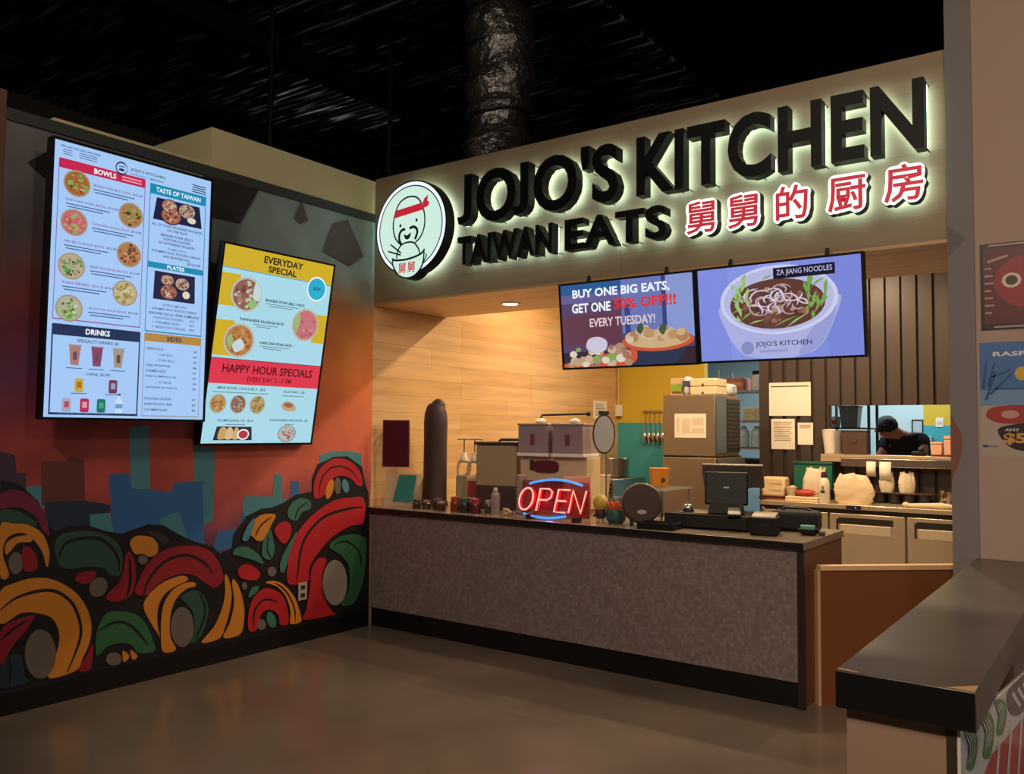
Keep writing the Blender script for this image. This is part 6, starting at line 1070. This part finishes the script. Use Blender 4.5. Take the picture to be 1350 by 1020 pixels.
def bag(name, label, x, y, z, w, d, h, seed, m, tilt=0.0, ears=True):
    rnd = random.Random(seed); t = thing(name, label, 'bag', (x, y, z), 0.3, group='white plastic bags'); b = B(); n = 26; rows = 11; vs_ = []
    ph = [rnd.uniform(-0.10, 0.10) for _ in range(n)]; pk = [rnd.uniform(0.86, 1.14) for _ in range(n)]
    for i in range(rows):
        f = i / (rows - 1); s = (0.92 + 0.2 * math.sin(PI * f * 0.9)) * (1 - 0.22 * f ** 3)
        for k in range(n):
            a = 2 * PI * k / n; ca, sa = math.cos(a), math.sin(a); q = 1.0 / max(abs(ca), abs(sa)) ** 0.55
            j = 1 + (rnd.uniform(-0.05, 0.05) + ph[k]) * (i > 0); vs_.append((w / 2 * s * j * q * 0.9 * ca + tilt * f, d / 2 * s * j * q * 0.9 * sa, h * f * (1 + (pk[k] - 1) * f ** 2)))
    b.add(vs_, [(i * n + k, i * n + (k + 1) % n, (i + 1) * n + (k + 1) % n, (i + 1) * n + k) for i in range(rows - 1) for k in range(n)] + [tuple(range(n - 1, -1, -1)), tuple((rows - 1) * n + k for k in range(n))], m); b.build('bag_body', t, angle=35)
    if ears:
        for s in (-1, 1): B().tube([(s * w * 0.28 + tilt, 0, h * 0.93), (s * w * 0.33 + tilt, 0, h * 1.12), (s * w * 0.2 + tilt, 0.0, h * 1.15), (s * w * 0.14 + tilt, 0, h * 0.95)], [0.018, 0.014, 0.014, 0.016], m, 6).build('bag_handle', t)
    return t
bagm = M('bag_plastic', '#e6d2b4', 0.4, trans=0.1, noise=0.08, nscale=9, bump=0.35); pilem = M('bag_paper', '#e2c8a2', 0.6, bump=0.5, nscale=7)
bag('plastic_bag', 'knotted white bag directly behind the white squeeze bottle', 2.585, 3.88, PT, 0.26, 0.14, 0.30, 3, bagm)
bag('plastic_bag', 'wide crumpled pile of white bags right of the squeeze bottle', 2.99, 3.77, PT, 0.38, 0.17, 0.27, 4, pilem, -0.01, False)
t = thing('squeeze_bottle', 'tall white bottle with a dark cap among the white bags', 'bottle', (2.735, 3.64, PT))
B().lathe([(0.05, 0), (0.054, 0.008), (0.054, 0.19), (0.045, 0.225), (0.03, 0.25)], M('bottle_white', '#e4d4bc', 0.35), 20).build('body', t); B().lathe([(0.03, 0.25), (0.032, 0.28), (0.022, 0.31)], M('cap_maroon', '#3e1c22', 0.4), 16).build('cap', t)
for z, m, w in ((0.10, darkbrown, 0.02), (0.14, M('label_green', '#6a7a4a', 0.5), 0.012)): B().box(-w, w, -0.0555, -0.054, z, z + 0.03, m).build('label', t)
t = thing('red_pouch', 'red pouch lying between the towels and the white bottle', 'pouch', (2.52, 3.73, PT + 0.051)); b = B(); b.blob((0, 0, 0.035), (0.11, 0.06, 0.035), M('pouch_red', '#a83424', 0.5), 8, 0.05); b.build('pouch_body', t); B().box(0.08, 0.13, -0.03, 0.03, 0.03, 0.04, M('pouch_tip', '#c8a078', 0.6)).build('seal', t)
for k, (x, w, lb) in enumerate([(2.42, 0.16, 'cream folded napkin bundle nearest the towels'), (2.585, 0.17, 'cream folded napkin bundle in front of the white bottle')]):
    t = thing('napkin_bundle', lb, 'napkins', (x, 3.69, PT), 0.1, group='napkin bundles')
    for q in range(2): B().box(-w / 2, w / 2, -0.07, 0.07, q * 0.024, q * 0.024 + 0.023, M('napkin', '#dcc298', 0.85)).build('napkin', t, bevel=0.006)
t = thing('wet_cup', 'small white crumpled paper cone beside the towels', 'paper', (2.345, 3.82, PT)); B().lathe([(0.03, 0), (0.04, 0.05), (0.065, 0.13), (0.06, 0.13), (0.035, 0.05)], M('cone_paper', '#dcc8a8', 0.7, bump=0.3, nscale=12), 10).build('cone', t); B().blob((0.01, 0, 0.12), (0.04, 0.035, 0.03), MATS['cone_paper'], 6, 0.15).build('crumple', t)
t = thing('pan_row', 'steel rack holding a row of dark round pans on the worktop', 'pans', (3.38, 4.05, PT))
B().box(-0.30, 0.30, -0.09, 0.09, 0.10, 0.112, M('tray_dark', '#5a4434', 0.3, 0.6)).build('tray_top', t, bevel=0.003)
for k in range(4): B().lathe([(0.05, 0.0), (0.062, 0.012), (0.066, 0.098)], M('pan_black', '#241c1a', 0.4), 18, Matrix.Translation((-0.21 + k * 0.14, -0.01, 0))).build('pan', t)
for k, (x, w, lb) in enumerate([(3.235, 0.14, 'white tied takeaway bag on the pan rack, nearer the bottle'), (3.425, 0.16, 'white tied takeaway bag on the pan rack, nearer the pillar')]): bag('takeaway_bag', lb, x, 4.065, PT + 0.1125, w, 0.10, 0.18, 20 + k, bagm)
for k, (x, w, hh, lb) in enumerate([(3.10, 0.09, 0.13, 'short white order slip hanging from the rail'), (3.235, 0.11, 0.16, 'long white order slip hanging from the rail')]):
    t = thing('order_slip', lb, 'slip', (x, 4.004, 1.345), group='order slips'); b = B(); b.add([(-w / 2, 0, 0.02), (w / 2, 0, 0.02), (w / 2, -0.012, -hh * 0.5), (-w / 2, -0.012, -hh * 0.5), (-w / 2, 0.004, -hh), (w / 2, 0.004, -hh)], [(0, 1, 2, 3), (3, 2, 5, 4)], paper); o = b.build('slip_sheet', t); sm = o.modifiers.new('thick', 'SOLIDIFY'); sm.thickness = 0.001
t = thing('steel_canister', 'upright steel utensil canister close to the pillar', 'canister', (3.80, 3.83, PT)); B().lathe([(0.05, 0), (0.055, 0.01), (0.055, 0.16), (0.05, 0.16), (0.048, 0.02)], chrome, 18, TR(0, 0, 0, 0, 0.12)).build('canister_body', t)
for k in range(3): B().tube([(0.0 + 0.01 * k, 0, 0.05), (0.03 * (k - 1), 0.01 * k, 0.21)], 0.006, darkmet, 6).build('utensil', t)
t = thing('metal_rack', 'small chrome wire rack beside the utensil canister', 'rack', (3.96, 3.86, PT))
for z in (0.04, 0.10, 0.15): B().tube([(-0.07, -0.06, z), (0.07, -0.06, z), (0.07, 0.06, z), (-0.07, 0.06, z)], 0.006, chrome, 6, closed=True).build('wire', t)
for x in (-0.07, 0.07):
    for y in (-0.06, 0.06): B().tube([(x, y, 0), (x, y, 0.16)], 0.006, chrome, 6).build('post', t)
t = thing('kitchen_towel', 'crumpled cream cloth lying along the front of the worktop', 'cloth', (3.70, 3.66, PT)); b = B(); b.tube([(-0.22, 0.0, 0.02), (-0.12, -0.02, 0.022), (0.0, 0.01, 0.026), (0.10, -0.02, 0.03), (0.2, 0.0, 0.024)], [0.012, 0.02, 0.022, 0.028, 0.018], M('cloth_cream', '#e0c8a0', 0.9, bump=0.4, nscale=16), 10); b.build('fold', t); B().blob((-0.21, 0, 0.025), (0.03, 0.03, 0.024), MATS['cloth_cream'], 8, 0.1).build('tassel', t)

# on the ledge
LZ = 1.4305
t = thing('cup_tower', 'tall leaning stack of white paper cups on the ledge end', 'cups', (2.675, 4.09, LZ), 0)
prof = [(0.045, 0)]
for k in range(12): prof += [(0.055 + k * 0.0012, k * 0.021 + 0.004), (0.058 + k * 0.0012, k * 0.021 + 0.019)]
B().lathe(prof + [(0.05, 0.262)], M('cup_white', '#d8c8b4', 0.5), 18, TR(0, 0, 0, 0, -0.05)).build('cups', t); b = B(); b.lathe([(0.040, 0.0), (0.052, 0.02), (0.058, 0.25)], M('cup_grey', '#8e8884', 0.4), 14, TR(0.06, 0.03, 0, 0, -0.03)); b.build('grey_cups', t)
t = thing('wooden_box', 'dark brown lidded box on the ledge beside the cup tower', 'box', (2.93, 4.09, LZ)); B().box(-0.125, 0.125, -0.06, 0.06, 0, 0.235, M('box_brown', '#4e382c', 0.5, noise=0.2, nscale=10)).build('box_body', t, bevel=0.006); B().box(-0.128, 0.128, -0.064, 0.064, 0.235, 0.252, darkbrown).build('lid', t, bevel=0.004); b = B(); b.tube([(-0.03, -0.062, 0.15), (-0.02, -0.075, 0.14), (0.02, -0.075, 0.14), (0.03, -0.062, 0.15)], 0.004, chrome, 6); b.build('pull', t)
t = thing('desk_phone', 'small black phone on the ledge beside the bending person', 'phone', (3.53, 4.10, LZ)); B().box(-0.06, 0.06, -0.05, 0.05, 0, 0.045, blackpl).build('base', t, bevel=0.008); B().blob((0.02, 0, 0.06), (0.03, 0.03, 0.025), darkmet, 8).build('handset', t)
t = thing('bread_tray', 'red tray with two pale paper boxes at the right of the ledge', 'tray', (3.76, 4.09, LZ)); B().box(-0.11, 0.11, -0.06, 0.06, 0, 0.012, M('tray_red', '#6e2420', 0.4)).build('tray_base', t)
for k, (x, w, hh, lb) in enumerate([(3.70, 0.10, 0.13, 'low peach paper box on the red tray'), (3.815, 0.09, 0.19, 'tall peach paper box on the red tray')]):
    t = thing('paper_box', lb, 'box', (x, 4.09, LZ + 0.0125), group='peach paper boxes'); B().box(-w / 2, w / 2, -0.05, 0.05, 0, hh * 0.8, M('peach_card', '#e0a888', 0.7)).build('box_body', t, bevel=0.008); B().box(-w / 2 - 0.004, w / 2 + 0.004, -0.054, 0.054, hh * 0.8, hh, MATS['peach_card']).build('lid', t, bevel=0.01)

# ------------------------------------------------------------------ kitchen behind the pass
t = thing('prep_table', 'steel work table behind the pass window', 'table', (3.15, 4.72, 0)); B().box(-1.0, 1.0, -0.28, 0.25, 0.86, 0.90, steel).build('table_top', t, bevel=0.003)
for x in (-0.95, 0.95):
    for y in (-0.24, 0.21): B().box(x - 0.02, x + 0.02, y - 0.02, y + 0.02, 0, 0.86, steel).build('leg', t)
t = thing('kitchen_shelving', 'dark framed shelf unit seen through the left of the pass window', 'shelving', (2.66, 5.45, 0))
for x in (-0.34, 0.13):
    for y in (-0.2, 0.2): B().box(x - 0.014, x + 0.014, y - 0.014, y + 0.014, 0, 2.3, M('frame_dark', '#23302f', 0.5)).build('post', t)
for z in (0.4, 1.0, 1.36, 1.70, 2.12): B().box(-0.34, 0.13, -0.2, 0.2, z, z + 0.018, MATS['frame_dark']).build('shelf', t)
t = thing('grey_bin', 'grey upright bin on the shelf unit behind the pass', 'bin', (2.55, 5.40, 1.7185)); B().add([(-0.09, -0.08, 0), (0.09, -0.08, 0), (0.09, 0.08, 0), (-0.09, 0.08, 0), (-0.11, -0.1, 0.24), (0.11, -0.1, 0.24), (0.11, 0.1, 0.24), (-0.11, 0.1, 0.24)], [(0, 1, 5, 4), (1, 2, 6, 5), (2, 3, 7, 6), (3, 0, 4, 7), (4, 5, 6, 7), (3, 2, 1, 0)], M('bin_grey', '#7c8488', 0.4)).build('bin_body', t, bevel=0.006); B().box(-0.115, 0.115, -0.105, 0.105, 0.24, 0.256, M('bin_lid', '#5a6266', 0.4)).build('lid', t)
t = thing('white_tub', 'white tub with a red label behind the cup tower', 'tub', (2.365, 5.42, 1.7185)); B().lathe([(0.055, 0), (0.06, 0.13)], M('tub_white', '#c8d0d0', 0.4), 16).build('tub_body', t); B().box(-0.03, 0.03, -0.064, -0.0585, 0.04, 0.09, M('tub_red', '#b03430', 0.5)).build('label', t)
t = thing('framed_notice', 'framed paper on the pale blue kitchen wall', 'frame', (2.99, 6.99, 1.60))
for q in ((-0.075, 0.065, 0, 0.014), (-0.075, 0.065, 0.224, 0.238), (-0.075, -0.061, 0.014, 0.224), (0.051, 0.065, 0.014, 0.224)): B().box(q[0], q[1], -0.012, 0.005, q[2], q[3], darkmet).build('frame_bar', t)
B().box(-0.061, 0.051, -0.004, 0.004, 0.014, 0.224, M('frame_paper', '#a8bcc0', 0.6)).build('sheet', t)
t = thing('wall_phone', 'pale wall intercom with a round dark dial on the kitchen wall', 'intercom', (2.985, 6.985, 1.40)); B().box(-0.07, 0.07, -0.02, 0.012, 0, 0.16, M('intercom_pale', '#b4c8ca', 0.4)).build('case', t, bevel=0.006); B().lathe([(0.045, 0), (0.04, 0.012)], blackpl, 18, TR(0.0, -0.02, 0.06, PI / 2)).build('dial', t)
t = thing('switch_plate', 'white switch plate on the yellow and teal kitchen wall', 'switch', (3.25, 6.975, 1.74)); B().box(-0.045, 0.045, -0.004, 0.004, 0, 0.12, whitepl).build('plate', t, bevel=0.003)
for x in (-0.015, 0.015): B().box(x - 0.008, x + 0.008, -0.009, -0.004, 0.04, 0.08, M('rocker', '#c0b8a8', 0.4)).build('rocker', t)
t = thing('soap_dispenser', 'grey soap dispenser on the teal part of the kitchen wall', 'dispenser', (3.11, 6.95, 1.42)); B().box(-0.06, 0.06, -0.05, 0.028, 0.02, 0.20, M('soap_grey', '#8fa2a6', 0.4)).build('case', t, bevel=0.008); B().box(-0.03, 0.03, -0.06, -0.02, 0.0, 0.02, darkmet).build('nozzle', t)

# the bending person in the kitchen
def skin(name, V, E_s, R_, mat, parent, sub=2, root=0):
    me = bpy.data.meshes.new(name); me.from_pydata(V, E_s, []); o = bpy.data.objects.new(name, me); COL.objects.link(o); o.parent = parent
    md = o.modifiers.new('skin', 'SKIN'); md.use_smooth_shade = True
    if not me.skin_vertices: me.skin_vertices.new() if hasattr(me.skin_vertices, 'new') else None
    sv = me.skin_vertices[0].data
    for i, r in enumerate(R_): sv[i].radius = (r, r) if not isinstance(r, tuple) else r; sv[i].use_root = (i == root)
    s = o.modifiers.new('sub', 'SUBSURF'); s.levels = sub; s.render_levels = sub; me.materials.append(mat); return o
skin_m = M('skin', '#b5785c', 0.55); shirt_m = M('black_shirt', '#1a1a20', 0.85); pants_m = M('dark_trousers', '#22222a', 0.85); hair_m = M('black_hair', '#0e0d0e', 0.75, bump=0.6, nscale=60)
t = thing('person', 'person in a black t-shirt bending over the work table behind the pass', 'person', (3.10, 5.30, 0))
V = []; E2 = []; R2 = []
def nd(p, r, par=None):
    V.append(p); R2.append(r)
    if par is not None: E2.append((par, len(V) - 1))
    return len(V) - 1
pel = nd((0.12, 0.30, 0.98), 0.135); belly = nd((0.14, 0.18, 1.20), 0.125, pel); chest = nd((0.09, 0.06, 1.47), 0.145, belly); nk0 = nd((0.02, -0.03, 1.625), 0.07, chest); nk = nd((-0.04, -0.10, 1.665), 0.055, nk0); jaw = nd((-0.135, -0.20, 1.645), 0.060, nk); hd = nd((-0.11, -0.17, 1.715), 0.092, nk); 
for s in (-1, 1):
    hip = nd((0.12 + s * 0.10, 0.30, 0.88), 0.098, pel); kn = nd((0.12 + s * 0.11, 0.26, 0.50), 0.065, hip); an = nd((0.12 + s * 0.12, 0.32, 0.09), 0.042, kn); nd((0.12 + s * 0.13, 0.17, 0.045), 0.036, an)
    sh = nd((0.07 + s * 0.185, 0.01 + (0.04 if s > 0 else -0.05), 1.575 - (0.0 if s > 0 else 0.05)), 0.072, chest)
    el = nd((0.03 + s * (0.235 if s > 0 else 0.25), -0.12, 1.31), 0.045, sh); wr = nd((-0.02 + s * 0.19, -0.33, 1.085), 0.030, el); pm_ = nd((-0.03 + s * 0.18, -0.41, 1.01), 0.036, wr)
    for q, (dx, ln) in enumerate([(-0.034, 0.075), (-0.012, 0.09), (0.012, 0.085), (0.034, 0.065)]):
        a = nd((V[pm_][0] + dx, V[pm_][1] - 0.035, 0.955), 0.0105, pm_); b_2 = nd((V[a][0] + dx * 0.1, V[a][1] - ln * 0.45, 0.938), 0.0095, a); nd((V[b_2][0], V[b_2][1] - ln * 0.4, 0.918), 0.008, b_2)
    th = nd((V[pm_][0] - s * 0.035, V[pm_][1] - 0.005, 0.965), 0.011, pm_); nd((V[th][0] - s * 0.018, V[th][1] - 0.035, 0.938), 0.0095, th)
body = skin('body', V, E2, R2, skin_m, t)
sV = [V[pel], V[belly], V[chest], V[nk0]]; sE = [(0, 1), (1, 2), (2, 3)]; sR = [0.155, 0.155, 0.195, 0.10]
for s in (0, 1):
    k = [i for i, p in enumerate(V) if R2[i] == 0.072][s]; e = [i for i, p in enumerate(V) if R2[i] == 0.045][s]
    a = V[k]; c = V[e]; mid = tuple(a[j] + (c[j] - a[j]) * 0.42 for j in range(3)); sV += [a, mid]; n = len(sV); sE += [(2, n - 2), (n - 2, n - 1)]; sR += [0.098, 0.08]
skin('t_shirt', sV, sE, sR, shirt_m, t)
pV = [V[pel]]; pE = []; pR = [0.148]
for s in (-1, 1): pV += [(0.12 + s * 0.10, 0.30, 0.88), (0.12 + s * 0.11, 0.26, 0.50), (0.12 + s * 0.12, 0.32, 0.10)]; n = len(pV); pE += [(0, n - 3), (n - 3, n - 2), (n - 2, n - 1)]; pR += [0.11, 0.08, 0.06]
skin('trousers', pV, pE, pR, pants_m, t)
b = B(); b.blob((-0.098, -0.125, 1.742), (0.116, 0.122, 0.112), hair_m, 14, 0.06); b.build('hair', t)
for s in (-1, 1):
    b = B(); b.blob((-0.11 + s * 0.098, -0.15, 1.69), (0.016, 0.026, 0.035), skin_m, 8); b.build('ear', t)
    b = B(); b.blob((-0.13 + s * 0.035, -0.262, 1.675), (0.013, 0.008, 0.008), M('eye_dark', '#1a1210', 0.3), 8); b.build('eye', t)
    b = B(); b.lathe([(0.045, 0), (0.05, 0.03), (0.045, 0.06)], blackpl, 12, TR(0.12 + s * 0.125, 0.25, 0.0), 0.9, 2.4); b.build('shoe', t)
b = B(); b.blob((-0.137, -0.27, 1.645), (0.014, 0.02, 0.022), skin_m, 8); b.build('nose', t)
b = B(); b.blob((-0.137, -0.258, 1.612), (0.026, 0.008, 0.007), M('lips', '#8a4a42', 0.5), 8); b.build('mouth', t)
